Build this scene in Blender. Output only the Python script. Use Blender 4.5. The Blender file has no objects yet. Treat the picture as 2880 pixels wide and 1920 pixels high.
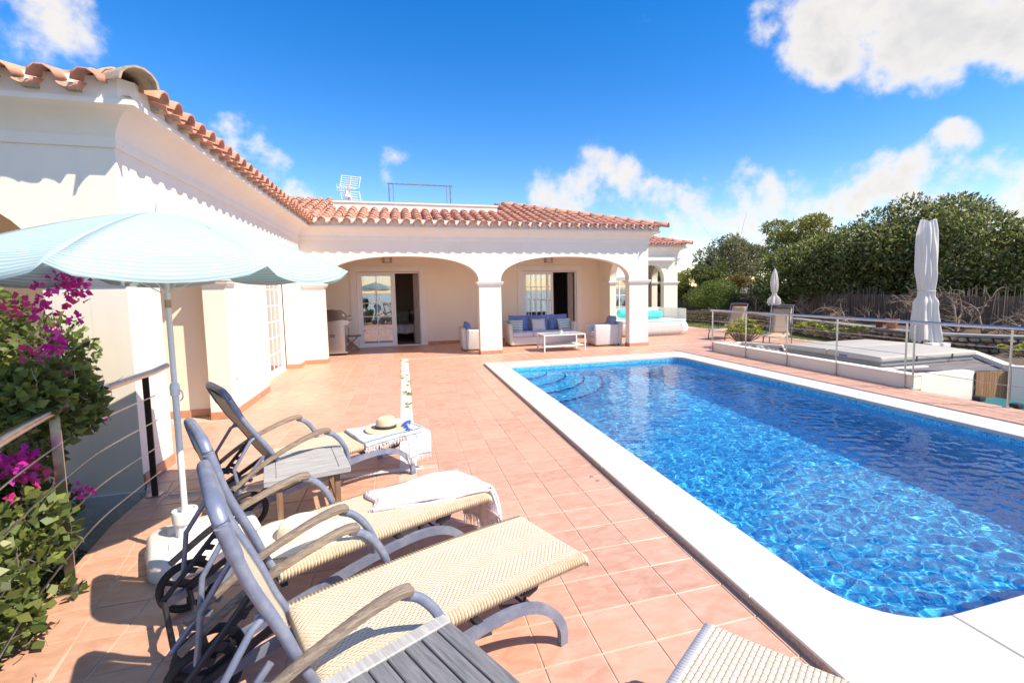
import bpy, bmesh, math, random
import numpy as np
from mathutils import Vector, Matrix, noise
R = math.radians
random.seed(7); RNG = np.random.default_rng(7)
sc = bpy.context.scene; COL = sc.collection

# ------------------------------------------------------------------ camera
YAW, PITCH, ROLL, FPX, CX, CY, EYE = R(16.0297), R(4.6872), R(.9993), 1343.05, 1521.455, 923.38, 1.7
fw = np.array([math.sin(YAW)*math.cos(PITCH), math.cos(YAW)*math.cos(PITCH), -math.sin(PITCH)])
rt0 = np.array([math.cos(YAW), -math.sin(YAW), 0]); dn0 = np.cross(fw, rt0)
rt = math.cos(ROLL)*rt0+math.sin(ROLL)*dn0; dn = -math.sin(ROLL)*rt0+math.cos(ROLL)*dn0
CAMM = np.array([rt, dn, fw]); EYEV = np.array([0, 0, EYE])
cam = bpy.data.cameras.new('camera'); cam_o = bpy.data.objects.new('camera', cam); COL.objects.link(cam_o); sc.camera = cam_o
cam.sensor_width = 36; cam.lens = FPX/2880*36; cam.shift_x = (1440-CX)/2880; cam.shift_y = (CY-960)/2880
cam.clip_start = .05; cam.clip_end = 20000
cam_o.matrix_world = Matrix(((rt[0], -dn[0], -fw[0], 0), (rt[1], -dn[1], -fw[1], 0), (rt[2], -dn[2], -fw[2], EYE), (0, 0, 0, 1)))
def ray(x, y): return CAMM.T@np.array([(x-CX)/FPX, (y-CY)/FPX, 1])     # photo pixel (2880 wide) -> direction
def gz(x, y, z=0): d = ray(x, y); return EYEV+d*((z-EYE)/d[2])
def gy(x, y, Y): d = ray(x, y); return EYEV+d*(Y/d[1])
def gx(x, y, X): d = ray(x, y); return EYEV+d*(X/d[0])

# ------------------------------------------------------------------ world, sun, exposure
SUN_EL, SUN_H = R(47.5), R(52.3)          # elevation; angle between the arcade's normal (-Y) and the sun's azimuth, towards +X
to_sun = Vector((math.sin(SUN_H)*math.cos(SUN_EL), -math.cos(SUN_H)*math.cos(SUN_EL), math.sin(SUN_EL)))
sun = bpy.data.lights.new('sun', 'SUN'); sun_o = bpy.data.objects.new('sun', sun); COL.objects.link(sun_o)
sun.energy = 3.4; sun.angle = R(.5); sun.color = (1, .93, .83)
sun_o.rotation_euler = (-to_sun).to_track_quat('-Z', 'Y').to_euler(); sun_o.location = (0, 0, 30)
sun.cycles.is_caustics_light = True
world = bpy.data.worlds.new('World'); sc.world = world; world.use_nodes = True
sc.view_settings.view_transform = 'Standard'; sc.view_settings.look = 'None'; sc.view_settings.gamma = 1
sc.view_settings.use_curve_mapping = False; sc.view_settings.exposure = 1.06
sc.view_settings.use_white_balance = True; sc.view_settings.white_balance_temperature = 7350
sc.cycles.use_denoising = True; sc.cycles.max_bounces = 14; sc.cycles.diffuse_bounces = 9; sc.cycles.transparent_max_bounces = 12
sc.cycles.sample_clamp_indirect = 6

class NT:                                   # tiny node-tree helper
    def __init__(s, tree): s.t = tree
    def n(s, typ, ins=None, **kw):
        nd = s.t.nodes.new('ShaderNode'+typ)
        for k, v in kw.items(): setattr(nd, k, v)
        for k, v in (ins or {}).items():
            sk = nd.inputs[k]
            if hasattr(v, 'is_output'): s.t.links.new(v, sk)
            else: sk.default_value = v
        return nd
    def math(s, op, a, b=None, c=None):
        i = {0: a}
        if b is not None: i[1] = b
        if c is not None: i[2] = c
        return s.n('Math', i, operation=op).outputs[0]
    def mix(s, f, a, b, mode='MIX'):
        nd = s.t.nodes.new('ShaderNodeMix'); nd.data_type = 'RGBA'; nd.blend_type = mode
        for k, v in ((0, f), (6, a), (7, b)):
            if hasattr(v, 'is_output'): s.t.links.new(v, nd.inputs[k])
            else: nd.inputs[k].default_value = v if k == 0 else (*v[:3], 1)
        return nd.outputs[2]
    def ramp(s, fac, stops):
        nd = s.n('ValToRGB', {0: fac}); cr = nd.color_ramp
        while len(cr.elements) < len(stops): cr.elements.new(.5)
        for e, (p, c) in zip(cr.elements, stops): e.position = p; e.color = (*c, 1) if len(c) == 3 else c
        return nd.outputs[0]

def build_world():
    T = NT(world.node_tree); bg = world.node_tree.nodes['Background']
    sky = T.n('TexSky'); sky.sky_type = 'NISHITA'; sky.sun_disc = False
    sky.sun_elevation = SUN_EL; sky.sun_rotation = math.pi/2+(math.pi/2-SUN_H)
    sky.air_density = 1.0; sky.dust_density = .05; sky.ozone_density = 3.2; sky.altitude = 50
    hsv = T.n('HueSaturation', {'Saturation': 1.46, 'Value': .86, 'Color': T.mix(1., sky.outputs[0], (1.03, .92, .97), 'MULTIPLY')})
    d = T.n('TexCoord').outputs['Generated']
    # clouds: soft puffs of a broken fair-weather deck, noise broken up around cloud centres (directions)
    blobs = [(2200, 30, .05, 1.1), (2290, 80, .06, 1.3), (2400, 70, .07, 1.5), (2520, 90, .075, 1.6), (2640, 70, .08, 1.6), (2760, 50, .08, 1.6), (2870, 20, .08, 1.5), (2870, 110, .05, 1.1), (2370, 190, .035, .7), (2470, 180, .04, .8), (2610, 180, .045, .85), (2740, 150, .045, .8),
             (30, 20, .06, .8), (110, 50, .06, .75), (660, 385, .035, .8), (715, 440, .045, .85), (760, 450, .03, .6), (840, 565, .035, .7), (1110, 480, .04, .42), (1140, 490, .03, .4),
             (1590, 540, .055, .85), (1680, 510, .06, .9), (1750, 520, .05, .85), (1830, 560, .05, .8), (1560, 590, .05, .7), (1980, 570, .06, .9), (2060, 545, .055, .9), (2130, 580, .055, .85), (2250, 560, .05, .85), (2350, 530, .05, .85), (2450, 540, .05, .85), (2560, 530, .05, .85), (2680, 540, .05, .85), (2800, 530, .05, .85), (2870, 560, .05, .85),
             (2400, 490, .028, .7), (2470, 480, .03, .7), (2590, 460, .03, .75), (2660, 440, .03, .75), (2700, 390, .028, .8), (1815, 92, .03, .55), (1695, 168, .014, .4), (1940, 640, .06, .85), (2100, 640, .06, .85), (2250, 640, .06, .8), (2760, 620, .06, .8)]
    dirs = [(Vector(ray(x, y)).normalized(), r, w) for x, y, r, w in blobs]
    rr = random.Random(3)
    for k in range(60):                     # broken cloud carried on outside the frame, extra puffs added for white fill light
        az = rr.uniform(0, 2*math.pi); el = rr.uniform(.08, .9)
        v = Vector((math.sin(az)*math.cos(el), math.cos(az)*math.cos(el), math.sin(el)))
        cv = CAMM@np.array(v)
        if cv[2] > 0 and abs(cv[0]/cv[2]) < 1.5 and abs(cv[1]/cv[2]) < 1.1: continue
        dirs.append((v, rr.uniform(.05, .15), rr.uniform(.7, 1.1)))
    acc = None
    for v, r, w in dirs:
        dot = T.n('VectorMath', {0: d, 1: v}, operation='DOT_PRODUCT').outputs['Value']
        m = T.n('MapRange', {'Value': dot, 'From Min': math.cos(r*1.5), 'From Max': math.cos(r*.25), 'To Min': 0, 'To Max': w}, interpolation_type='SMOOTHSTEP').outputs[0]
        acc = m if acc is None else T.math('MAXIMUM', acc, m)
    n1 = T.n('TexNoise', {'Vector': d, 'Scale': 11, 'Detail': 9, 'Roughness': .55, 'Distortion': .1}).outputs['Fac']
    n2 = T.n('TexNoise', {'Vector': d, 'Scale': 26, 'Detail': 6, 'Roughness': .6}).outputs['Fac']
    n = T.math('ADD', T.math('MULTIPLY', n1, .8), T.math('MULTIPLY', n2, .2))
    dens = T.math('ADD', T.math('MULTIPLY', acc, .52), T.math('MULTIPLY', T.math('SUBTRACT', n, .5), 2.3))
    dens = T.math('MULTIPLY', dens, T.math('GREATER_THAN', acc, .001))
    al = T.n('MapRange', {'Value': dens, 'From Min': .15, 'From Max': .7, 'To Min': 0, 'To Max': .95}, interpolation_type='SMOOTHERSTEP').outputs[0]
    sh = T.n('TexNoise', {'Vector': T.n('VectorMath', {0: d, 1: (.03, -.02, .05)}, operation='ADD').outputs[0], 'Scale': 12, 'Detail': 5}).outputs['Fac']
    core = T.n('MapRange', {'Value': dens, 'From Min': .45, 'From Max': 1.0}).outputs[0]
    cc = T.mix(T.math('MULTIPLY', core, T.math('MULTIPLY', sh, 1.35)), (3.15, 3.2, 3.3), (1.95, 2.1, 2.4))
    col = T.mix(al, hsv.outputs[0], cc)
    world.node_tree.links.new(col, bg.inputs[0]); bg.inputs[1].default_value = .15
build_world()

# ------------------------------------------------------------------ materials
MATS = {}
def mat(name, col, rough=.6, metal=0., col2=None, ns=6., nd=4, lo=.35, hi=.65, rnd=0., bump=None, spec=None, coat=None, trans=0., stretch=None, sss=None, extra=None, hsvrnd=0.):
    m = bpy.data.materials.new(name); m.use_nodes = True; T = NT(m.node_tree); b = m.node_tree.nodes['Principled BSDF']
    pos = T.n('NewGeometry'); P = pos.outputs['Position']
    if stretch: P = T.n('VectorMath', {0: P, 1: stretch}, operation='MULTIPLY').outputs[0]
    c = None
    if col2:
        nz = T.n('TexNoise', {'Vector': P, 'Scale': ns, 'Detail': nd, 'Roughness': .6}).outputs['Fac']
        f = T.n('MapRange', {'Value': nz, 'From Min': lo, 'From Max': hi}).outputs[0]
        c = T.mix(f, col, col2)
    if rnd or hsvrnd:
        o = T.n('ObjectInfo').outputs['Random']
        r = T.math('FRACT', T.math('ADD', pos.outputs['Random Per Island'], o))
        if c is None: c = T.n('RGB').outputs[0]; c.default_value = (*col, 1)
        if hsvrnd:
            c = T.n('HueSaturation', {'Hue': T.math('MULTIPLY_ADD', T.math('FRACT', T.math('MULTIPLY', r, 7.3)), hsvrnd, .5-hsvrnd/2), 'Color': c}).outputs[0]
        if rnd:
            c = T.n('HueSaturation', {'Value': T.math('MULTIPLY_ADD', r, 2*rnd, 1-rnd), 'Color': c}).outputs[0]
    if extra: c = extra(T, c if c is not None else None, P, b)
    if c is not None: m.node_tree.links.new(c, b.inputs['Base Color'])
    else: b.inputs['Base Color'].default_value = (*col, 1)
    b.inputs['Roughness'].default_value = rough; b.inputs['Metallic'].default_value = metal
    if spec is not None: b.inputs['Specular IOR Level'].default_value = spec
    if coat: b.inputs['Coat Weight'].default_value = coat
    if trans: b.inputs['Transmission Weight'].default_value = trans
    if bump:
        nz = T.n('TexNoise', {'Vector': P, 'Scale': bump[0], 'Detail': 4}).outputs['Fac']
        bp = T.n('Bump', {'Height': nz, 'Strength': bump[1], 'Distance': bump[2]})
        m.node_tree.links.new(bp.outputs[0], b.inputs['Normal'])
    MATS[name] = m; return m
def leafmat(name, c1, c2, rnd=.35, hs=.03, trans=.35, rough=.45):
    m = bpy.data.materials.new(name); m.use_nodes = True; nt = m.node_tree; T = NT(nt); b = nt.nodes['Principled BSDF']
    g = T.n('NewGeometry'); o = T.n('ObjectInfo').outputs['Random']
    r = T.math('FRACT', T.math('ADD', g.outputs['Random Per Island'], o))
    c = T.mix(T.math('FRACT', T.math('MULTIPLY', r, 5.7)), c1, c2)
    c = T.n('HueSaturation', {'Hue': T.math('MULTIPLY_ADD', T.math('FRACT', T.math('MULTIPLY', r, 13.1)), hs, .5-hs/2), 'Value': T.math('MULTIPLY_ADD', r, 2*rnd, 1-rnd), 'Color': c}).outputs[0]
    nt.links.new(c, b.inputs['Base Color']); b.inputs['Roughness'].default_value = rough; b.inputs['Specular IOR Level'].default_value = .35
    tl = T.n('BsdfTranslucent', {'Color': c}); ms = T.n('MixShader', {0: trans, 1: b.outputs[0], 2: tl.outputs[0]})
    nt.links.new(ms.outputs[0], nt.nodes['Material Output'].inputs[0]); MATS[name] = m; return m

def stucco_dirt(T, c, P, b):
    n = T.n('TexNoise', {'Vector': T.n('VectorMath', {0: P, 1: (1, 1, .35)}, operation='MULTIPLY').outputs[0], 'Scale': 2.2, 'Detail': 7, 'Roughness': .7}).outputs['Fac']
    return T.mix(T.n('MapRange', {'Value': n, 'From Min': .55, 'From Max': .85, 'To Max': .35}).outputs[0], c, (.6, .56, .5))
mat('stucco', (.82, .765, .67), .85, col2=(.78, .725, .63), ns=1.2, bump=(140, .25, .004), extra=stucco_dirt)
mat('stucco_cream', (.86, .765, .62), .85, col2=(.83, .73, .585), ns=1.2, bump=(140, .25, .004))
mat('plaster', (.82, .785, .72), .7, col2=(.79, .75, .68), ns=3, bump=(60, .1, .002))
mat('rough_render', (.80, .79, .76), .9, col2=(.62, .61, .58), ns=5, nd=8, lo=.45, hi=.8, bump=(30, .6, .02))
def tile_wear(T, c, P, b):
    n = T.n('TexNoise', {'Vector': T.n('VectorMath', {0: P, 1: (4.5, 9, 1)}, operation='MULTIPLY').outputs[0], 'Scale': 1.6, 'Detail': 6, 'Roughness': .65, 'Distortion': .6}).outputs['Fac']
    c = T.mix(T.n('MapRange', {'Value': n, 'From Min': .38, 'From Max': .68, 'To Max': .75}).outputs[0], c, (.67, .43, .325))
    n2 = T.n('TexNoise', {'Vector': P, 'Scale': 55, 'Detail': 2}).outputs['Fac']
    return T.mix(T.n('MapRange', {'Value': n2, 'From Min': .68, 'From Max': .8, 'To Max': .25}).outputs[0], c, (.3, .14, .09))
mat('terracotta', (.56, .30, .205), .42, rnd=.12, spec=.5, extra=tile_wear, bump=(90, .12, .002))
mat('grout', (.60, .475, .38), .9, col2=(.46, .36, .28), ns=8)
mat('skirting', (.50, .22, .13), .5, col2=(.56, .27, .17), ns=9, rnd=.06)
def roof_wear(T, c, P, b):
    n = T.n('TexNoise', {'Vector': P, 'Scale': 7, 'Detail': 8, 'Roughness': .7}).outputs['Fac']
    c = T.mix(T.n('MapRange', {'Value': n, 'From Min': .52, 'From Max': .74, 'To Max': .6}).outputs[0], c, (.66, .47, .38))
    n2 = T.n('TexNoise', {'Vector': P, 'Scale': 23, 'Detail': 5}).outputs['Fac']
    return T.mix(T.n('MapRange', {'Value': n2, 'From Min': .6, 'From Max': .75, 'To Max': .5}).outputs[0], c, (.2, .13, .1))
mat('clay_tile', (.57, .28, .19), .8, rnd=.16, hsvrnd=.02, extra=roof_wear, bump=(40, .25, .006))
mat('clay_cap', (.56, .44, .31), .85, col2=(.35, .27, .19), ns=14, nd=7, rnd=.1, bump=(40, .4, .006))
mat('mortar', (.62, .55, .42), .95, col2=(.34, .29, .22), ns=30, nd=6, bump=(60, .6, .01))
mat('coping', (.60, .565, .52), .7, col2=(.565, .53, .485), ns=9, nd=8, rnd=.03, bump=(90, .15, .003))
mat('coping_side', (.36, .27, .22), .9, col2=(.55, .45, .38), ns=60, bump=(80, .5, .006))
mat('white_strip', (.78, .75, .70), .8, col2=(.68, .65, .6), ns=14)
mat('white_paint', (.80, .80, .79), .35)
mat('white_plastic', (.80, .80, .78), .35, col2=(.74, .735, .71), ns=5)
mat('white_metal', (.74, .74, .73), .4, rnd=.03)
mat('steel', (.62, .61, .60), .28, 1., col2=(.5, .49, .48), ns=30)
mat('bronze_post', (.10, .075, .065), .35, .6)
mat('grey_alu', (.19, .225, .32), .42, .3, col2=(.30, .33, .41), ns=16, nd=7, lo=.42, hi=.72, bump=(200, .08, .001))
mat('dark_alu', (.045, .045, .055), .5, .3)
mat('black_rubber', (.018, .018, .02), .7)
def grain(cA, cB, sx):
    def f(T, c, P, b):
        tc = T.n('TexCoord').outputs['Object']
        v = T.n('VectorMath', {0: tc, 1: sx}, operation='MULTIPLY').outputs[0]
        n = T.n('TexNoise', {'Vector': v, 'Scale': 1.0, 'Detail': 8, 'Roughness': .7, 'Distortion': .3}).outputs['Fac']
        return T.mix(T.n('MapRange', {'Value': n, 'From Min': .33, 'From Max': .67}).outputs[0], cA, cB)
    return f
mat('arm_teak', (.3, .25, .2), .75, extra=grain((.13, .095, .07), (.34, .27, .21), (8, 70, 70)))
mat('grey_teak_x', (.3, .3, .3), .8, extra=grain((.27, .265, .27), (.50, .495, .49), (5, 90, 60)), rnd=0)
mat('grey_teak_y', (.3, .3, .3), .8, extra=grain((.10, .105, .115), (.25, .25, .265), (90, 5, 60)))
mat('teak_end_lit', (.3, .3, .3), .8, extra=grain((.30, .30, .30), (.52, .52, .51), (90, 5, 60)))  # end board of the slatted table: sunlight on it put into a paler wood colour
mat('teak_leg', (.3, .2, .13), .75, extra=grain((.16, .09, .05), (.33, .21, .13), (60, 60, 6)))
mat('dark_deck', (.16, .145, .14), .85, col2=(.22, .2, .19), ns=9, rnd=.15)
mat('cedar', (.42, .235, .12), .7, col2=(.30, .16, .08), ns=10, rnd=.2, stretch=(6, 6, 1))
def weave(c1, c2, dark, su, sv, herring):
    # woven strands as relief: strand profile across, over/under along (UV in metres)
    def f(T, c, P, b):
        uv = T.n('UVMap').outputs[0]; s = T.n('SeparateXYZ', {0: uv})
        u = T.math('MULTIPLY', s.outputs[0], su); v = T.math('MULTIPLY', s.outputs[1], sv)
        if herring: u2 = T.math('ADD', u, T.math('MULTIPLY', T.math('PINGPONG', v, herring), .5))
        else: u2 = T.math('ADD', u, T.math('MULTIPLY', T.math('FLOOR', v), .5))
        fu = T.math('FRACT', u2); fv = T.math('FRACT', v)
        pv = T.math('SINE', T.math('MULTIPLY', fv, math.pi)); pu = T.math('SINE', T.math('MULTIPLY', fu, math.pi))
        h = T.math('MULTIPLY', T.math('POWER', pv, .5), T.math('POWER', T.math('MAXIMUM', pu, 0.001), .35))
        rn = T.n('TexWhiteNoise', {'Vector': T.n('CombineXYZ', {0: T.math('FLOOR', u2), 1: T.math('FLOOR', v), 2: 0}).outputs[0]}).outputs['Value']
        big = T.n('TexNoise', {'Vector': uv, 'Scale': 5, 'Detail': 3}).outputs['Fac']
        cc = T.mix(T.math('MULTIPLY_ADD', rn, .5, T.math('MULTIPLY', T.math('SUBTRACT', big, .35), .9)), c1, c2)
        cc = T.mix(T.n('MapRange', {'Value': h, 'From Min': .12, 'From Max': .5}).outputs[0], dark, cc)
        bp = T.n('Bump', {'Height': h, 'Strength': .8, 'Distance': .004})
        T.t.links.new(bp.outputs[0], b.inputs['Normal']); return cc
    return f
mat('wicker', (.6, .45, .28), .55, extra=weave((.72, .635, .50), (.665, .54, .38), (.27, .18, .10), 40, 74, 10))
mat('wicker_pale', (.6, .5, .4), .55, extra=weave((.66, .60, .50), (.58, .50, .38), (.26, .18, .12), 26, 50, 0))
mat('wicker_white', (.7, .7, .68), .6, extra=weave((.70, .685, .67), (.64, .62, .6), (.36, .33, .31), 40, 60, 0))
mat('wicker_edge', (.69, .57, .41), .5, col2=(.62, .48, .31), ns=25, rnd=.06)
mat('lattice_white', (.78, .76, .74), .6, rnd=.05)
mat('cushion_pale', (.55, .585, .70), .9, col2=(.52, .55, .66), ns=60, bump=(300, .2, .002))
mat('cushion_blue', (.13, .215, .46), .9, col2=(.16, .25, .51), ns=50, bump=(300, .2, .002))
mat('cushion_slate', (.22, .26, .40), .9, col2=(.26, .3, .44), ns=50, bump=(300, .2, .002))
mat('cushion_cream', (.62, .60, .60), .9, bump=(200, .3, .003), col2=(.66, .64, .63), ns=40)
mat('turquoise', (.05, .52, .58), .8, col2=(.07, .58, .63), ns=6)
mat('turquoise_pale', (.45, .70, .68), .85, col2=(.5, .73, .71), ns=8)
def hstripes(T, c, P, b):
    s = T.n('SeparateXYZ', {0: T.n('UVMap').outputs[0]}); f = T.math('FRACT', T.math('MULTIPLY', s.outputs[1], 5.2))
    return T.mix(T.math('GREATER_THAN', f, .55), (.68, .66, .60), (.20, .42, .44))
mat('cushion_stripe', (.6, .6, .6), .9, extra=hstripes)
def canopy_stripes(T, c, P, b):
    s = T.n('SeparateXYZ', {0: T.n('UVMap').outputs[0]}); f = T.math('FRACT', T.math('MULTIPLY', s.outputs[1], 58))
    k = T.n('MapRange', {'Value': T.math('ABSOLUTE', T.math('SUBTRACT', f, .5)), 'From Min': .2, 'From Max': .3}).outputs[0]
    return T.mix(k, (.42, .68, .71), (.73, .80, .79))
def cloth(name, col, trans=.4, extra=None, rough=.85):
    m = mat(name, col, rough, extra=extra); nt = m.node_tree; b = nt.nodes['Principled BSDF']; T = NT(nt)
    tl = T.n('BsdfTranslucent', {'Color': (*col, 1)})
    if b.inputs['Base Color'].links: nt.links.new(b.inputs['Base Color'].links[0].from_socket, tl.inputs[0])
    ms = T.n('MixShader', {0: trans, 1: b.outputs[0], 2: tl.outputs[0]}); nt.links.new(ms.outputs[0], nt.nodes['Material Output'].inputs[0]); return m
cloth('parasol_cloth', (.5, .7, .72), .38, canopy_stripes)
cloth('white_canvas', (.76, .75, .73), .3)
cloth('curtain', (.62, .57, .55), .35)
cloth('voile', (.76, .75, .73), .5)
def waffle(T, c, P, b):
    s = T.n('SeparateXYZ', {0: T.n('UVMap').outputs[0]})
    h = T.math('ADD', T.math('SINE', T.math('MULTIPLY', s.outputs[0], 420)), T.math('SINE', T.math('MULTIPLY', s.outputs[1], 420)))
    bp = T.n('Bump', {'Height': h, 'Strength': .5, 'Distance': .002}); T.t.links.new(bp.outputs[0], b.inputs['Normal'])
    return T.mix(T.n('MapRange', {'Value': h, 'From Min': -1, 'From Max': 1}).outputs[0], (.68, .585, .62), (.76, .69, .705))
mat('towel_pink', (.7, .6, .63), .95, extra=waffle)
def gingham(T, c, P, b):
    s = T.n('SeparateXYZ', {0: T.n('UVMap').outputs[0]})
    a = T.math('GREATER_THAN', T.math('FRACT', T.math('MULTIPLY', s.outputs[0], 45)), .5); d2 = T.math('GREATER_THAN', T.math('FRACT', T.math('MULTIPLY', s.outputs[1], 45)), .5)
    return T.mix(T.math('MULTIPLY', T.math('ADD', a, d2), .5), (.70, .735, .79), (.42, .51, .70))
mat('towel_blue', (.5, .6, .8), .95, extra=gingham)
mat('towel_blue_edge', (.10, .17, .45), .9)
mat('fringe_white', (.74, .73, .74), .95)
mat('blue_yarn', (.08, .16, .55), .9, rnd=.4)
mat('straw', (.62, .49, .33), .8, col2=(.68, .56, .40), ns=80, bump=(220, .5, .004))
mat('straw_white', (.74, .69, .58), .85, col2=(.70, .63, .5), ns=120, bump=(220, .5, .004))
mat('hat_band', (.045, .042, .045), .6)
mat('glass', (1, 1, 1), .0, trans=0)
def make_glass():
    m = MATS['glass']; nt = m.node_tree; T = NT(nt); nt.nodes.remove(nt.nodes['Principled BSDF'])
    fr = T.n('Fresnel', {0: 1.55}); f = T.math('MULTIPLY_ADD', fr.outputs[0], 1.3, .18)
    tr = T.n('BsdfTransparent', {0: (.80, .84, .85, 1)}); gl = T.n('BsdfGlossy', {'Color': (.95, .97, 1, 1), 'Roughness': .0})
    ms = T.n('MixShader', {0: T.math('MINIMUM', f, 1), 1: tr.outputs[0], 2: gl.outputs[0]}); nt.links.new(ms.outputs[0], nt.nodes['Material Output'].inputs[0])
make_glass()
mat('table_glass', (.55, .62, .6), .08, spec=.6)
def mosaic(T, c, P, b):
    s = T.n('SeparateXYZ', {0: P}); k = 40.
    def cell(o): return T.math('FLOOR', T.math('MULTIPLY', o, k)), T.math('FRACT', T.math('MULTIPLY', o, k))
    nrm = T.n('SeparateXYZ', {0: T.n('NewGeometry').outputs['Normal']})
    ax = T.math('GREATER_THAN', T.math('ABSOLUTE', nrm.outputs[0]), .7); az = T.math('GREATER_THAN', T.math('ABSOLUTE', nrm.outputs[2]), .7)
    u = T.n('Mix', {0: ax, 2: s.outputs[0], 3: s.outputs[1]}).outputs[0]; v = T.n('Mix', {0: az, 2: s.outputs[2], 3: s.outputs[1]}).outputs[0]
    cu, fu = cell(u); cv, fv = cell(v)
    rn = T.n('TexWhiteNoise', {'Vector': T.n('CombineXYZ', {0: cu, 1: cv, 2: 0}).outputs[0]}).outputs['Value']
    cc = T.ramp(rn, [(0, (.004, .22, .56)), (.4, (.012, .42, .76)), (.8, (.04, .59, .85)), (1, (.16, .74, .90))])
    e = T.math('MINIMUM', T.math('MINIMUM', fu, T.math('SUBTRACT', 1, fu)), T.math('MINIMUM', fv, T.math('SUBTRACT', 1, fv)))
    return T.mix(T.math('LESS_THAN', e, .07), cc, (.12, .58, .8))
mat('mosaic', (.03, .25, .5), .25, extra=mosaic)
mat('mosaic_navy', (.006, .03, .28), .25)
def make_water():
    m = bpy.data.materials.new('water'); m.use_nodes = True; nt = m.node_tree; T = NT(nt); nt.nodes.remove(nt.nodes['Principled BSDF'])
    g = T.n('BsdfGlass', {'Color': (.92, .985, 1, 1), 'Roughness': 0, 'IOR': 1.33}); nt.links.new(g.outputs[0], nt.nodes['Material Output'].inputs[0]); MATS['water'] = m
make_water()
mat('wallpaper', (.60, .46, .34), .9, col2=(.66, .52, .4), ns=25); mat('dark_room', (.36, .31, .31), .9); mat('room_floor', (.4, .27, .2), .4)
mat('bed_linen', (.62, .55, .52), .9, col2=(.56, .48, .46), ns=12); mat('bed_dark', (.05, .035, .03), .8); mat('cushion_floral', (.35, .18, .16), .9, col2=(.55, .5, .45), ns=30)
mat('bbq_steel', (.55, .56, .57), .3, .9, col2=(.48, .49, .5), ns=20); mat('bbq_black', (.03, .028, .028), .45); mat('bbq_lid', (.20, .17, .15), .25, .8)
mat('tub_cover', (.46, .44, .40), .7, col2=(.42, .40, .365), ns=4); mat('tub_side', (.30, .315, .32), .6, col2=(.27, .28, .285), ns=5)
mat('logo_blue', (.05, .12, .45), .5)
mat('teal_plastic', (.02, .15, .17), .45, col2=(.025, .18, .2), ns=5)
mat('sling', (.50, .37, .24), .8, col2=(.54, .40, .27), ns=40); mat('headrest_brown', (.14, .07, .035), .8)
mat('terracotta_pot', (.42, .17, .08), .8, col2=(.5, .22, .11), ns=12); mat('maroon_pot', (.17, .05, .04), .7)
mat('soil', (.16, .115, .08), .95, col2=(.10, .07, .05), ns=20, bump=(60, .8, .02)); mat('pebble', (.55, .53, .49), .85, rnd=.2)
mat('field_stone', (.46, .33, .21), .95, col2=(.30, .22, .14), ns=9, nd=7, rnd=.28, hsvrnd=.03, bump=(25, .7, .02)); mat('wall_core', (.12, .09, .065), .95); mat('wall_cap', (.34, .33, .32), .9, col2=(.25, .24, .23), ns=8, bump=(20, .5, .01))
mat('brushwood', (.21, .165, .14), .95, rnd=.45, col2=(.17, .14, .12), ns=12); mat('bark_pale', (.30, .225, .165), .9, col2=(.20, .15, .11), ns=25); mat('bark', (.13, .10, .075), .95, col2=(.2, .16, .12), ns=12, bump=(20, .8, .02)); mat('dry_twig', (.27, .22, .19), .95, rnd=.25)
mat('ground', (.16, .13, .08), .95, col2=(.10, .10, .05), ns=.7, bump=(6, .6, .05)); mat('lawn', (.10, .135, .03), .95, col2=(.17, .17, .06), ns=5); mat('sea', (.02, .075, .16), .15, spec=.5)
mat('hill', (.09, .10, .05), .95, col2=(.05, .065, .035), ns=.1)
leafmat('leaf_boug', (.10, .15, .045), (.18, .215, .065), .55, .03, .35, .35); leafmat('leaf_boug_young', (.25, .29, .06), (.20, .24, .05), .3)
leafmat('bract', (.72, .03, .42), (.78, .07, .55), .3, .02, .45, .6); leafmat('bract_red', (.75, .06, .32), (.72, .1, .26), .25, .02, .45, .6)
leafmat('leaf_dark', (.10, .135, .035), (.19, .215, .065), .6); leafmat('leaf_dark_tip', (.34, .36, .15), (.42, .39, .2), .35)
leafmat('leaf_pine', (.20, .23, .05), (.27, .28, .07), .35); leafmat('leaf_mid', (.11, .15, .04), (.18, .2, .06), .45); leafmat('leaf_olive', (.20, .205, .12), (.26, .25, .16), .35); leafmat('leaf_yellow', (.36, .32, .07), (.25, .28, .06), .25)
leafmat('leaf_hedge', (.12, .18, .035), (.2, .26, .06), .35); leafmat('leaf_rust', (.3, .13, .05), (.24, .15, .07), .3); leafmat('leaf_aeonium', (.30, .36, .045), (.40, .40, .08), .25); leafmat('leaf_grass', (.10, .15, .03), (.19, .20, .06), .35); leafmat('leaf_strip', (.16, .24, .04), (.22, .28, .06), .3)

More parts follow.
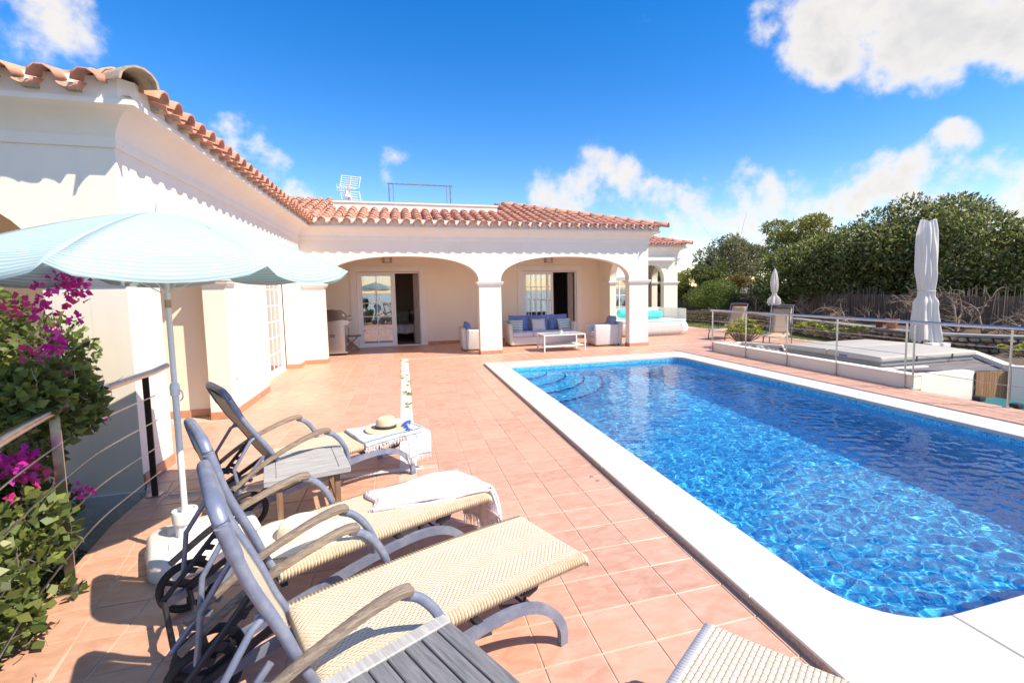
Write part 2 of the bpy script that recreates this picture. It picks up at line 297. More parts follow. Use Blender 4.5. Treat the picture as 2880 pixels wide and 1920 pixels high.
# ------------------------------------------------------------------ mesh helpers
OFF = {}
def link(o, parent=None):
    COL.objects.link(o)
    if parent is not None: o.parent = parent
    return o
def tag(o, label=None, cat=None, group=None, kind=None):
    for k, v in (('label', label), ('category', cat), ('group', group), ('kind', kind)):
        if v: o[k] = v
    return o
def thing(name, label, cat, loc=(0, 0, 0), rz=0., group=None, local=False):
    o = bpy.data.objects.new(name, None); o.empty_display_size = .1; COL.objects.link(o); o.location = loc; o.rotation_euler = (0, 0, rz)
    if not local: OFF[o.name] = np.array(loc, float)
    return tag(o, label, cat, group)
def offs(p):
    while p is not None:
        if p.name in OFF: return OFF[p.name]
        p = p.parent
    return None
def copy_tree(o, parent=None):
    c = o.copy(); COL.objects.link(c); c.parent = parent
    for ch in o.children: copy_tree(ch, c)
    return c
class MB:
    def __init__(s): s.v = []; s.f = []; s.uv = None
    def add(s, v, f):
        b = len(s.v); s.v.extend([tuple(map(float, p)) for p in v]); s.f.extend([tuple(b+i for i in q) for q in f]); return s
    def box(s, x0, x1, y0, y1, z0, z1):
        return s.add([(x0, y0, z0), (x1, y0, z0), (x1, y1, z0), (x0, y1, z0), (x0, y0, z1), (x1, y0, z1), (x1, y1, z1), (x0, y1, z1)],
                     [(0, 3, 2, 1), (4, 5, 6, 7), (0, 1, 5, 4), (1, 2, 6, 5), (2, 3, 7, 6), (3, 0, 4, 7)])
    def obox(s, c, ax, size):                # oriented box: centre, 3 axes, 3 sizes
        c = np.array(c, float); ax = [np.array(a, float)/np.linalg.norm(a) for a in ax]; h = np.array(size)/2.
        v = [c+sx*ax[0]*h[0]+sy*ax[1]*h[1]+sz*ax[2]*h[2] for sz in (-1, 1) for sx, sy in ((-1, -1), (1, -1), (1, 1), (-1, 1))]
        return s.add(v, [(0, 3, 2, 1), (4, 5, 6, 7), (0, 1, 5, 4), (1, 2, 6, 5), (2, 3, 7, 6), (3, 0, 4, 7)])
    def bar(s, a, b, w, h, up=(0, 0, 1)):    # straight bar a->b, width w (sideways), height h (up)
        a = np.array(a, float); b = np.array(b, float); d = b-a; L = np.linalg.norm(d); d /= L; u = np.array(up, float); sd = np.cross(d, u)
        if np.linalg.norm(sd) < 1e-6: sd = np.cross(d, (1, 0, 0))
        sd /= np.linalg.norm(sd); u = np.cross(sd, d); return s.obox((a+b)/2, (d, sd, u), (L, w, h))
    def prism(s, poly, z0, z1, ch=0.):       # horizontal polygon (ccw), optional chamfered top
        n = len(poly); P = np.array(poly, float)
        v = [(x, y, z0) for x, y in poly]
        if ch > 0:
            c = P.mean(0); Q = []
            for k in range(n):
                e1 = P[k]-P[k-1]; e2 = P[(k+1) % n]-P[k]; e1 = e1/(np.linalg.norm(e1)+1e-9); e2 = e2/(np.linalg.norm(e2)+1e-9)
                n1 = np.array((-e1[1], e1[0])); n2 = np.array((-e2[1], e2[0])); m = n1+n2; m /= max(.5, m@n1); Q.append(P[k]+m*ch)
            v += [(x, y, z1-ch) for x, y in poly]+[(q[0], q[1], z1) for q in Q]
            f = [tuple(range(2*n, 3*n))]
            for k in range(n):
                j = (k+1) % n; f += [(k, j, n+j, n+k), (n+k, n+j, 2*n+j, 2*n+k)]
        else:
            v += [(x, y, z1) for x, y in poly]; f = [tuple(range(n, 2*n))]+[(k, (k+1) % n, n+(k+1) % n, n+k) for k in range(n)]
        f.append(tuple(reversed(range(n)))); return s.add(v, f)
    def extrude(s, poly3, vec):
        n = len(poly3); P = [np.array(p, float) for p in poly3]; vec = np.array(vec, float)
        return s.add(P+[p+vec for p in P], [tuple(range(n)), tuple(reversed(range(n, 2*n)))]+[((k+1) % n, k, n+k, n+(k+1) % n) for k in range(n)])
    def tube(s, path, r, seg=8, up=None, flat=1., closed=False, caps=True):
        P = [np.array(p, float) for p in path]; n = len(P); rs = r if hasattr(r, '__len__') else [r]*n; rings = []
        prev = None
        for k in range(n):
            if closed: t = P[(k+1) % n]-P[k-1]
            else: t = P[min(k+1, n-1)]-P[max(k-1, 0)]
            t = t/(np.linalg.norm(t)+1e-12)
            if prev is None:
                a = np.array(up if up is not None else ((0, 0, 1) if abs(t[2]) < .9 else (1, 0, 0)), float)
            else: a = prev if up is None else np.array(up, float)
            a = a-t*(a@t); a /= np.linalg.norm(a)+1e-12; prev = a; b = np.cross(t, a)
            rings.append([P[k]+rs[k]*(math.cos(q)*a*flat+math.sin(q)*b) for q in (2*math.pi*i/seg+math.pi/seg for i in range(seg))])
        v = [p for ring in rings for p in ring]; f = []
        for k in range(n if closed else n-1):
            k2 = (k+1) % n
            for i in range(seg):
                j = (i+1) % seg; f.append((k*seg+i, k*seg+j, k2*seg+j, k2*seg+i))
        if caps and not closed: f += [tuple(reversed(range(seg))), tuple(range((n-1)*seg, n*seg))]
        return s.add(v, f)
    def lathe(s, prof, c=(0, 0, 0), seg=20, caps=True):
        v = []; f = []; n = len(prof)
        for r, z in prof:
            for i in range(seg):
                q = 2*math.pi*i/seg; v.append((c[0]+r*math.cos(q), c[1]+r*math.sin(q), c[2]+z))
        for k in range(n-1):
            for i in range(seg):
                j = (i+1) % seg; f.append((k*seg+i, k*seg+j, (k+1)*seg+j, (k+1)*seg+i))
        if caps:
            if prof[0][0] > 1e-4: f.append(tuple(reversed(range(seg))))
            if prof[-1][0] > 1e-4: f.append(tuple(range((n-1)*seg, n*seg)))
        return s.add(v, f)
    def rbox(s, x0, x1, y0, y1, z0, z1, r=.02, seg=2):
        bm = bmesh.new(); bmesh.ops.create_cube(bm, size=1)
        for v in bm.verts: v.co = ((x0+x1)/2+v.co.x*(x1-x0), (y0+y1)/2+v.co.y*(y1-y0), (z0+z1)/2+v.co.z*(z1-z0))
        bmesh.ops.bevel(bm, geom=bm.edges[:], offset=r, segments=seg, profile=.5, affect='EDGES')
        bm.verts.index_update(); s.add([tuple(v.co) for v in bm.verts], [tuple(v.index for v in f.verts) for f in bm.faces]); bm.free(); return s
    def grid(s, fn, nu, nv):                 # fn(i/nu, j/nv) -> point
        b = len(s.v); s.v.extend([tuple(map(float, fn(i/nu, j/nv))) for j in range(nv+1) for i in range(nu+1)])
        s.f.extend([(b+j*(nu+1)+i, b+j*(nu+1)+i+1, b+(j+1)*(nu+1)+i+1, b+(j+1)*(nu+1)+i) for j in range(nv) for i in range(nu)]); return s
    def build(s, name, m, parent=None, smooth=None, uvf=None, thick=0, kind=None):
        me = bpy.data.meshes.new(name); V = np.array(s.v, float).reshape(-1, 3)
        o_ = offs(parent)
        if uvf is not None: UV = np.array([uvf(p) for p in V])
        W = V-o_ if o_ is not None else V
        me.from_pydata(W.tolist(), [], s.f); me.materials.append(MATS[m])
        if uvf is not None:
            ul = me.uv_layers.new(name='UVMap'); li = np.empty(len(me.loops), int); me.loops.foreach_get('vertex_index', li)
            ul.data.foreach_set('uv', UV[li].ravel())
        if smooth:
            me.polygons.foreach_set('use_smooth', [True]*len(me.polygons))
            if smooth < 180: me.set_sharp_from_angle(angle=R(smooth))
        me.update(); o = bpy.data.objects.new(name, me); link(o, parent)
        if thick:
            md = o.modifiers.new('thickness', 'SOLIDIFY'); md.thickness = thick; md.offset = 0
        if kind: o['kind'] = kind
        return o
def inst(name, me, parent, M4):
    o = bpy.data.objects.new(name, me); link(o, parent); o_ = offs(parent)
    M4 = Matrix(M4)
    if o_ is not None: M4 = Matrix.Translation(-Vector(o_))@M4
    o.matrix_local = M4; return o
def struct(mb, name, m, smooth=None, parent=None):
    o = mb.build(name, m, parent, smooth); o['kind'] = 'structure'; return o
def arr_mesh(name, V, F, m, parent=None, kind=None, smooth=False, nq=4):
    V = np.asarray(V, float); o_ = offs(parent)
    if o_ is not None: V = V-o_
    me = bpy.data.meshes.new(name); F = np.asarray(F, np.int32)
    me.vertices.add(len(V)); me.vertices.foreach_set('co', V.ravel())
    me.loops.add(F.size); me.loops.foreach_set('vertex_index', F.ravel()); me.polygons.add(len(F))
    me.polygons.foreach_set('loop_start', np.arange(0, F.size, F.shape[1])); me.update(calc_edges=True)
    if smooth: me.polygons.foreach_set('use_smooth', [True]*len(me.polygons))
    me.materials.append(MATS[m]); o = bpy.data.objects.new(name, me); link(o, parent)
    if kind: o['kind'] = kind
    return o
def bez(pts, n=8):                           # Catmull-Rom through points
    P = [np.array(p, float) for p in pts]; P = [2*P[0]-P[1]]+P+[2*P[-1]-P[-2]]; out = []
    for k in range(1, len(P)-2):
        for i in range(n):
            t = i/n; a, b, c, d = P[k-1:k+3]
            out.append(.5*((2*b)+(-a+c)*t+(2*a-5*b+4*c-d)*t*t+(-a+3*b-3*c+d)*t**3))
    out.append(P[-2]); return out

# ------------------------------------------------------------------ ground, sea
def build_ground():
    mb = MB(); xs = [-3000, -600, -150, -60, -30, -14, -7, -3, -1.2, 1.5, 6.9, 7.7, 9.3, 12, 20, 40, 80, 200, 700, 3000]; ys = [-3000, -700, -240, -90, -45, -25, -12, -3, .6, 5.6, 10.9, 12.6, 20, 40, 90, 250, 800, 3000]
    def hz(x, y):
        z = -.75
        if y < -12: z -= min(26, (-12-y)*.22)
        if x < -14: z -= min(26, (-14-x)*.2)
        if x > 12 and y > 2: z = -.06
        if y > 12: z = -.06
        if 1.4 < x < 7 and .5 < y < 11: z = -1.8
        return max(z, -24)
    n = len(xs)
    mb.v = [(x, y, hz(x, y)) for y in ys for x in xs]
    mb.f = [(j*n+i, j*n+i+1, (j+1)*n+i+1, (j+1)*n+i) for j in range(len(ys)-1) for i in range(n-1)]
    struct(mb, 'ground', 'ground')
    sea = MB().add([(-9000, -9000, -18), (9000, -9000, -18), (9000, -60, -18), (-9000, -60, -18)], [(0, 1, 2, 3)])
    struct(sea, 'sea', 'sea')
build_ground()

# ------------------------------------------------------------------ terrace with tiles
TS, TX0, TY0 = .28244, 1.1113, 4.2046            # tile pitch and grid origin read off the joints
CO = (1.72, 6.79, .85, 10.76)                    # outer edge of the pool coping x0 x1 y0 y1
PI = (2.15, 6.29, 1.615, 10.0)                   # inner edge
def clip(poly, a, b, c):                         # keep a*x+b*y<=c
    out = []
    for k in range(len(poly)):
        p, q = poly[k-1], poly[k]; dp = a*p[0]+b*p[1]-c; dq = a*q[0]+b*q[1]-c
        if dp <= 0: out.append(p)
        if (dp < 0) != (dq < 0) and abs(dp-dq) > 1e-12:
            t = dp/(dp-dq); out.append((p[0]+t*(q[0]-p[0]), p[1]+t*(q[1]-p[1])))
    r = []
    for p in out:
        if not r or abs(p[0]-r[-1][0])+abs(p[1]-r[-1][1]) > 1e-5: r.append(p)
    if len(r) > 1 and abs(r[0][0]-r[-1][0])+abs(r[0][1]-r[-1][1]) < 1e-5: r.pop()
    return r
def area(p): return abs(sum(p[k-1][0]*p[k][1]-p[k][0]*p[k-1][1] for k in range(len(p))))/2 if len(p) > 2 else 0
EDGE = [(-2.20, 5.05), (-2.18, 4.75), (-2.16, 4.21), (-2.08, 3.68), (-2.0, 3.14), (-1.92, 2.83), (-1.74, 2.2), (-1.45, 1.3), (-1.0, .2), (-.6, -1), (-.3, -3)]
LJ = ((-2.02, 4.69), (-1.50, 2.15))              # joint where the border row along the railing meets the grid
def build_terrace():
    base = MB(); z = -.004
    slab = [(-2.3, 12.52), (-2.3, 5.05)]+EDGE[1:]+[(1.72, -3), (1.72, 12.52)]
    base.prism(list(reversed(slab)) if False else slab[::1], -.8, z)
    base.prism([(1.72, -3), (9.0, -3), (9.0, .85), (1.72, .85)], -.8, z); base.prism([(6.79, .85), (7.82, .85), (7.82, 10.76), (6.79, 10.76)], -.8, z)
    base.prism([(1.72, 10.76), (12.0, 10.76), (11.75, 17.9), (1.72, 17.9)], -.8, z); base.prism([(-6, 12.52), (1.72, 12.52), (1.72, 15.7), (-6, 15.7)], -.8, z)
    base.prism([(-6, 5.05), (-2.3, 5.05), (-2.3, 7.7), (-6, 7.7)], -.8, z); base.prism([(-2.8, 9.2), (-2.3, 9.2), (-2.3, 11.95), (-2.8, 11.95)], -.8, z)
    ter = struct(base, 'terrace', 'grout')
    g = .0038; tiles = []
    jx, jy = LJ[1][0]-LJ[0][0], LJ[1][1]-LJ[0][1]; jl = math.hypot(jx, jy); ja, jb = jy/jl, -jx/jl; jc = ja*LJ[0][0]+jb*LJ[0][1]   # ja*x+jb*y<=jc: east of the joint
    if ja*5+jb*3 > jc: ja, jb, jc = -ja, -jb, -jc
    def push(poly):
        if area(poly) > .0025: tiles.append(poly)
    def regions(p, cx, cy):
        # openings: pool, white strips, edges
        if cy < 12.44 and -.105 < cx < .075:
            return clip(p, 1, 0, -.095-g) if cx < -.015 else clip(p, -1, 0, -.065-g)
        if PI[0] < cx < PI[1] and PI[2] < cy < PI[3]: return []
        return p
    i0, i1 = int(-7/TS), int(12.2/TS)
    for i in range(-26, 40):
        for j in range(-27, 49):
            x, y = TX0+i*TS, TY0+j*TS
            p = [(x+g, y+g), (x+TS-g, y+g), (x+TS-g, y+TS-g), (x+g, y+TS-g)]; cx, cy = x+TS/2, y+TS/2
            # split around the white strip lines
            parts = [p]
            if cy < 12.7 and x < .065 < x+TS or (cy < 12.7 and x < -.095 < x+TS): parts = [clip(p, 1, 0, -.095-g), clip(p, -1, 0, -.065-g)]
            nxt = []
            for q in parts:
                if y < 12.42 < y+TS and x > -.4: nxt += [clip(q, 0, 1, 12.40-g), clip(q, 0, -1, -12.43-g)]
                elif y < 4.63 < y+TS and -2.1 < cx < .2: nxt += [clip(q, 0, 1, 4.60), clip(q, 0, -1, -4.70)]
                else: nxt.append(q)
            for q in nxt:
                if len(q) < 3: continue
                cx = sum(a[0] for a in q)/len(q); cy = sum(a[1] for a in q)/len(q)
                # pool coping
                if CO[2]-TS < cy < CO[3]+TS and CO[0]-TS < cx < CO[1]+TS:
                    best = max([clip(q, 1, 0, CO[0]-.012), clip(q, -1, 0, -CO[1]-.012), clip(q, 0, 1, CO[2]-.012), clip(q, 0, -1, -CO[3]-.012)], key=area); q = best
                    if len(q) < 3: continue
                if cx > 7 and cy < 10.76: q = clip(q, 1, 0, 7.80)
                if cy > 10.5: q = clip(q, 1, 0, 11.72)
                if len(q) < 3: continue
                if cx < 1 and cy < 5.05:
                    q = clip(q, ja, jb, jc-.003)
                    if len(q) < 3: continue
                elif cx < -1 and cy >= 5.05 and cy < 12.5: q = clip(q, -1, 0, 5. if 5.65 < cy < 7.4 else (2.66 if 9.3 < cy < 11.8 else 2.28))
                elif cx < -1 and cy >= 12.5: q = clip(q, -1, 0, 5.)
                q = clip(q, 0, 1, 15.55 if cx < 6.6 else 17.1) if len(q) > 2 else q
                push(q)
    # border row parallel to the railing
    a = math.atan2(EDGE[5][1]-EDGE[1][1], EDGE[5][0]-EDGE[1][0]); ux, uy = math.cos(a), math.sin(a); vx, vy = -uy, ux
    o = EDGE[1]
    for i in range(-2, 30):
        for j in range(-2, 8):
            x, y = i*TS, j*TS; p = [(x+g, y+g), (x+TS-g, y+g), (x+TS-g, y+TS-g), (x+g, y+TS-g)]
            p = [(o[0]+ux*s+vx*t, o[1]+uy*s+vy*t) for s, t in p]
            p = clip(p, -ja, -jb, -jc-.003); p = clip(p, 0, 1, 5.05)
            for k in range(len(EDGE)-1):
                if len(p) < 3: break
                (x1, y1), (x2, y2) = EDGE[k], EDGE[k+1]; nx, ny = (y2-y1), -(x2-x1)      # east side has nx*x+ny*y ...
                cc = nx*x1+ny*y1
                if nx*5+ny*3 > cc: nx, ny, cc = -nx, -ny, -cc
                cyy = sum(q[1] for q in p)/len(p)
                if y2-.3 < cyy < y1+.3: p = clip(p, nx, ny, cc)
            push(p)
    def vis(p):
        c = np.array([sum(q[0] for q in p)/len(p), sum(q[1] for q in p)/len(p), 0]); w = CAMM@(c-EYEV)
        if w[2] < .3: return -1
        px_, py_ = w[0]/w[2]*FPX+CX, w[1]/w[2]*FPX+CY
        return area(p)/w[2]**2*abs(EYE/np.linalg.norm(c-EYEV)) if -60 < px_ < 2940 and py_ < 2000 else -1
    tiles.sort(key=vis, reverse=True)
    def ccw(p): return p if sum(p[k-1][0]*p[k][1]-p[k][0]*p[k-1][1] for k in range(len(p))) > 0 else p[::-1]
    rest = MB()
    for k, p in enumerate(tiles):
        p = ccw(p); dz = random.uniform(-.0006, .0006)
        if k < 300: MB().prism(p, -.012, dz, .0025).build('floor_tile', 'terracotta', ter)
        else: rest.prism(p, -.012, dz, .0025)
    rest.build('floor_tiles', 'terracotta', ter, kind='stuff')
    # white strips between the tile fields, drain channel
    st = MB().box(-.095, .065, 4.70, 12.43, -.02, .003); st.box(.065, 6.9, 12.40, 12.43, -.02, .003); st.box(6.9, 11.7, 12.40, 12.43, -.02, .003)
    st.build('white_inlay_strip', 'white_strip', ter)
    ch = MB().box(-2.1, .075, 4.605, 4.695, -.06, -.045); ch.build('drain_trough', 'dark_alu', ter)
    gr = MB(); x0, x1, y0, y1 = -.62, .12, 4.603, 4.697
    n = 46; s = (x1-x0)/n
    for k in range(n+1): gr.box(x0+k*s-.004, x0+k*s+.004, y0, y1, -.012, .004)
    for yy in (y0, y0+.026, y0+.052, y0+.078): gr.box(x0, x1, yy, yy+.012, -.0118, .0035)
    gr.build('drain_grating', 'white_plastic', ter)
    # little creeping plants in the strip
    for k in range(26):
        y = random.uniform(7.2, 12.2); x = random.uniform(-.08, .05); V = []; F = []
        for q in range(random.randint(4, 12)):
            a2 = random.uniform(0, 6.28); l = random.uniform(.02, .05); w = l*.4; d = np.array((math.cos(a2), math.sin(a2), random.uniform(.1, .5))); e = np.array((-math.sin(a2), math.cos(a2), 0)); c = np.array((x, y, .004))+np.array((random.gauss(0, .02), random.gauss(0, .05), 0))
            b = len(V); V += [c, c+d*l*.5+e*w, c+d*l, c+d*l*.5-e*w]; F.append((b, b+1, b+2, b+3))
        tag(arr_mesh('creeping_plant', V, F, 'leaf_strip'), 'small green creeping weed rooted in the white paving strip', 'plant', 'weeds in the white strip')
    # ring fittings let into the tiles beside the pool
    for (px, py) in ((1664, 1341), (1680, 1352), (1482, 1161), (1492, 1166), (1393, 1075), (1398, 1077)):
        c = gz(px, py); tag(MB().lathe([(.010, -.002), (.012, .003), (.017, .004), (.019, .0), (.019, -.004)], c, 14).build('floor_socket', 'steel', None, 40), 'small round metal socket let into a terracotta tile beside the pool', 'socket', 'floor sockets beside the pool')
    return ter
terrace = build_terrace()

# ------------------------------------------------------------------ pool
WZ = -.06; PD = -1.42
def rounded_inner(x0, x1, y0, y1, r, n=8):       # ccw; r per corner: (x0y0, x1y0, x1y1, x0y1)
    out = []
    for (cx, cy, sx, sy, a0, rr) in ((x0, y0, 1, 1, 180, r[0]), (x1, y0, -1, 1, 270, r[1]), (x1, y1, -1, -1, 0, r[2]), (x0, y1, 1, -1, 90, r[3])):
        if rr < .01: out.append((cx, cy)); continue
        for k in range(n+1):
            a = R(a0+90*k/n); out.append((cx+sx*rr+rr*math.cos(a), cy+sy*rr+rr*math.sin(a)))
    return out
def build_pool():
    zt, zb = .045, .002
    pool = thing('swimming_pool', 'rectangular swimming pool lined with blue mosaic and edged in pale stone', 'pool', (4.2, 5.8, 0))
    RI = rounded_inner(*PI, (.42, .42, .32, .02)); 
    # coping stones: cut the ring into slabs
    def slab(poly, name='coping_stone'):
        mb = MB(); n = len(poly)
        mb.prism(poly, zb, zt, .006); return mb.build(name, 'coping', pool)
    x0, x1, y0, y1 = CO; a0, a1, b0, b1 = PI; g = .0025; r0 = .42; r2 = .32
    ys = list(np.linspace(b0+r0, b1, 9))
    for k in range(8): slab([(x0, ys[k]+g), (a0, ys[k]+g), (a0, ys[k+1]-g), (x0, ys[k+1]-g)])
    ys = list(np.linspace(b0+r0, b1-r2, 8))
    for k in range(7): slab([(a1, ys[k]+g), (x1, ys[k]+g), (x1, ys[k+1]-g), (a1, ys[k+1]-g)])
    xs = list(np.linspace(a0, a1-r2, 5))
    for k in range(4): slab([(xs[k]+g, b1+g), (xs[k+1]-g, b1+g), (xs[k+1]-g, y1), (xs[k]+g, y1)])
    slab([(x0, b1+g), (a0-g, b1+g), (a0-g, y1), (x0, y1)])
    xs = list(np.linspace(a0+r0, a1-r0, 5))
    for k in range(4): slab([(xs[k]+g, y0), (xs[k+1]-g, y0), (xs[k+1]-g, b0), (xs[k]+g, b0)])
    def arc(cx, cy, r, s, e, n=10): return [(cx+r*math.cos(R(s+(e-s)*k/n)), cy+r*math.sin(R(s+(e-s)*k/n))) for k in range(n+1)]
    slab([(x0, y0), (a0+r0-g, y0)]+arc(a0+r0, b0+r0, r0, 270, 180)[0:]+[(x0, b0+r0-g)])
    slab([(x1, b0+r0-g)]+arc(a1-r0, b0+r0, r0, 0, -90)+[(a1-r0+g, y0), (x1, y0)])
    slab([(x1, b1-r2+g), (x1, y1), (a1-r2+g, y1)]+arc(a1-r2, b1-r2, r2, 90, 0))
    side = MB(); side.box(x0-.0015, x0+.02, y0, y1-.006, -.02, .038); side.build('coping_underside', 'coping_side', pool)
    # basin
    bs = MB(); n = len(RI)
    bs.add([(x, y, zb-.001) for x, y in RI]+[(x, y, PD) for x, y in RI], [((k+1) % n, k, n+k, n+(k+1) % n) for k in range(n)]+[tuple(range(n, 2*n))])
    basin = bs.build('basin', 'mosaic', pool, 30); basin.cycles.is_caustics_receiver = True
    lip = MB(); lip.add([(x, y, zt-.008) for x, y in RI]+[(x, y, zb-.001) for x, y in RI], [((k+1) % n, k, n+k, n+(k+1) % n) for k in range(n)]); 
    # corner steps in the far left corner, each edged with navy mosaic
    for k, (rad, z) in enumerate(((.82, -.26), (1.22, -.52), (1.62, -.80), (2.02, -1.1))):
        c = (PI[0], PI[3]); q = [(c[0]+rad*math.cos(R(a)), c[1]+rad*math.sin(R(a))) for a in np.linspace(-90, 0, 15)]
        s_ = MB().prism([c]+q, PD+.002*k, z).build('pool_step', 'mosaic', pool, 30); s_.cycles.is_caustics_receiver = True
        e = MB(); q2 = [(c[0]+(rad-.035)*math.cos(R(a)), c[1]+(rad-.035)*math.sin(R(a))) for a in np.linspace(-90, 0, 15)]; q3 = [(c[0]+(rad+.003)*math.cos(R(a)), c[1]+(rad+.003)*math.sin(R(a))) for a in np.linspace(-90, 0, 15)]
        e.add([(x, y, z+.003) for x, y in q3]+[(x, y, z+.003) for x, y in q2]+[(x, y, z-.035) for x, y in q3], [(i, i+1, 16+i, 15+i) for i in range(14)]+[(i+1, i, 30+i, 31+i) for i in range(14)])
        e.build('step_edging', 'mosaic_navy', s_).cycles.is_caustics_receiver = True
    inlet = MB()
    for yy in (4.2, 6.9):
        inlet.lathe([(.0, .006), (.05, .004), (.06, 0)], (0, 0, 0), 16)
        V = [(PI[1]-.002-z, yy+x, -.45+y) for x, y, z in inlet.v]; MB().add(V, inlet.f).build('inlet', 'white_plastic', pool, 40); inlet = MB()
    # water: a really rippled surface (refraction and caustics come from its shape)
    nx, ny = 380, 760; rr = random.Random(11); W = []
    for i in range(60):
        lam = rr.uniform(.065, .26) if i > 12 else rr.uniform(.45, 1.1); k = 2*math.pi/lam; a = rr.gauss(R(75), .95); W.append((k*math.cos(a), k*math.sin(a), rr.random()*6.28, (.0095 if i > 12 else .0036)/k*rr.uniform(.35, 1)))
    X, Y = np.meshgrid(np.linspace(PI[0]-.01, PI[1]+.01, nx), np.linspace(PI[2]-.01, PI[3]+.01, ny))
    Z = sum(A*np.sin(kx*X+ky*Y+p) for kx, ky, p, A in W)+WZ
    idx = np.arange(nx*ny).reshape(ny, nx); F = np.stack([idx[:-1, :-1], idx[:-1, 1:], idx[1:, 1:], idx[1:, :-1]], -1).reshape(-1, 4)
    wo = arr_mesh('water', np.stack([X, Y, Z], -1).reshape(-1, 3), F, 'water', None, 'structure', True); wo.cycles.is_caustics_caster = True
build_pool()

# ------------------------------------------------------------------ villa
XW, YS, YF, XR, YB, TH = -2.31, 5.02, 12.5, 6.85, 15.62, .27
SPR, RISE, WTOP = 1.92, .66, 3.05
villa = thing('villa', 'white Mediterranean villa with arched arcade and terracotta barrel tile roof', 'house', (2.3, 14, 0))
def arch_z(u, a, b, spr=SPR, rise=RISE, n=2.4):
    t = min(1, abs((u-(a+b)/2)/((b-a)/2))); return spr+rise*(1-t**n)**(1/n)
def arcade(axis, pos, th, u0, u1, arches, z1, mb, z0=-.9, rects=()):
    """wall along axis ('x' or 'y') whose outer face is at pos and whose inner face is at pos+th, with arched and rectangular openings"""
    us = {u0, u1}
    for a, b in arches:
        for k in range(29): us.add((a+b)/2-(b-a)/2*math.cos(math.pi*k/28))
    for a, b, r0, r1 in rects: us |= {a, b}
    us = sorted(u for u in us if u0-1e-9 <= u <= u1+1e-9)
    def pt(u, w, z): return (u, pos+w, z) if axis == 'x' else (pos+w, u, z)
    def quad(a, b, c, d): mb.add([a, b, c, d], [(0, 1, 2, 3)])
    for a, b in zip(us[:-1], us[1:]):
        if b-a < 1e-9: continue
        m = (a+b)/2; ar = next((q for q in arches if q[0] < m < q[1]), None); rc = next((q for q in rects if q[0] < m < q[1]), None)
        segs = []
        if ar: segs = [((arch_z(a, *ar), arch_z(b, *ar)), (z1, z1))]
        elif rc:
            if rc[2] > z0+1e-6: segs.append(((z0, z0), (rc[2], rc[2])))
            segs.append(((rc[3], rc[3]), (z1, z1)))
        else: segs = [((z0, z0), (z1, z1))]
        for lo, hi in segs:
            for w in (0, th): quad(pt(a, w, lo[0]), pt(b, w, lo[1]), pt(b, w, hi[1]), pt(a, w, hi[0]))
            if ar or (rc and lo[0] > z0+1e-6): quad(pt(a, 0, lo[0]), pt(b, 0, lo[1]), pt(b, th, lo[1]), pt(a, th, lo[0]))
            if rc and hi[0] < z1-1e-6: quad(pt(a, 0, hi[0]), pt(b, 0, hi[1]), pt(b, th, hi[1]), pt(a, th, hi[0]))
            quad(pt(a, 0, hi[0]), pt(b, 0, hi[1]), pt(b, th, hi[1]), pt(a, th, hi[0])) if hi[0] >= z1-1e-6 else None
    for a, b in arches:
        for u in (a, b): quad(pt(u, 0, z0), pt(u, th, z0), pt(u, th, SPR), pt(u, 0, SPR))
    for a, b, r0, r1 in rects:
        for u in (a, b): quad(pt(u, 0, r0), pt(u, th, r0), pt(u, th, r1), pt(u, 0, r1))
    for u in (u0, u1): quad(pt(u, 0, z0), pt(u, th, z0), pt(u, th, z1), pt(u, 0, z1))
    return mb
def capital(x0, x1, y0, y1, z=SPR):
    mb = MB()
    for e, za, zb in ((.012, z-.12, z-.095), (.03, z-.095, z-.065), (.05, z-.065, z-.03), (.065, z-.03, z)): mb.box(x0-e, x1+e, y0-e, y1+e, za, zb+.0004)
    return mb.build('capital', 'plaster', villa)
def skirt(pts, h=.1, t=.016, L=.3):
    """terracotta skirting along a polyline (outer side to the right of travel), cut into tiles"""
    for (xa, ya), (xb, yb) in zip(pts[:-1], pts[1:]):
        d = math.hypot(xb-xa, yb-ya); n = max(1, round(d/L)); ux, uy = (xb-xa)/d, (yb-ya)/d; nx, ny = uy, -ux
        for k in range(n):
            s0, s1 = d*k/n+.001, d*(k+1)/n-.001
            P = [(xa+ux*s0, ya+uy*s0), (xa+ux*s0+nx*t, ya+uy*s0+ny*t), (xa+ux*s1+nx*t, ya+uy*s1+ny*t), (xa+ux*s1, ya+uy*s1)]
            MB().prism(P, 0.001, h).build('skirting_tile', 'skirting', villa)
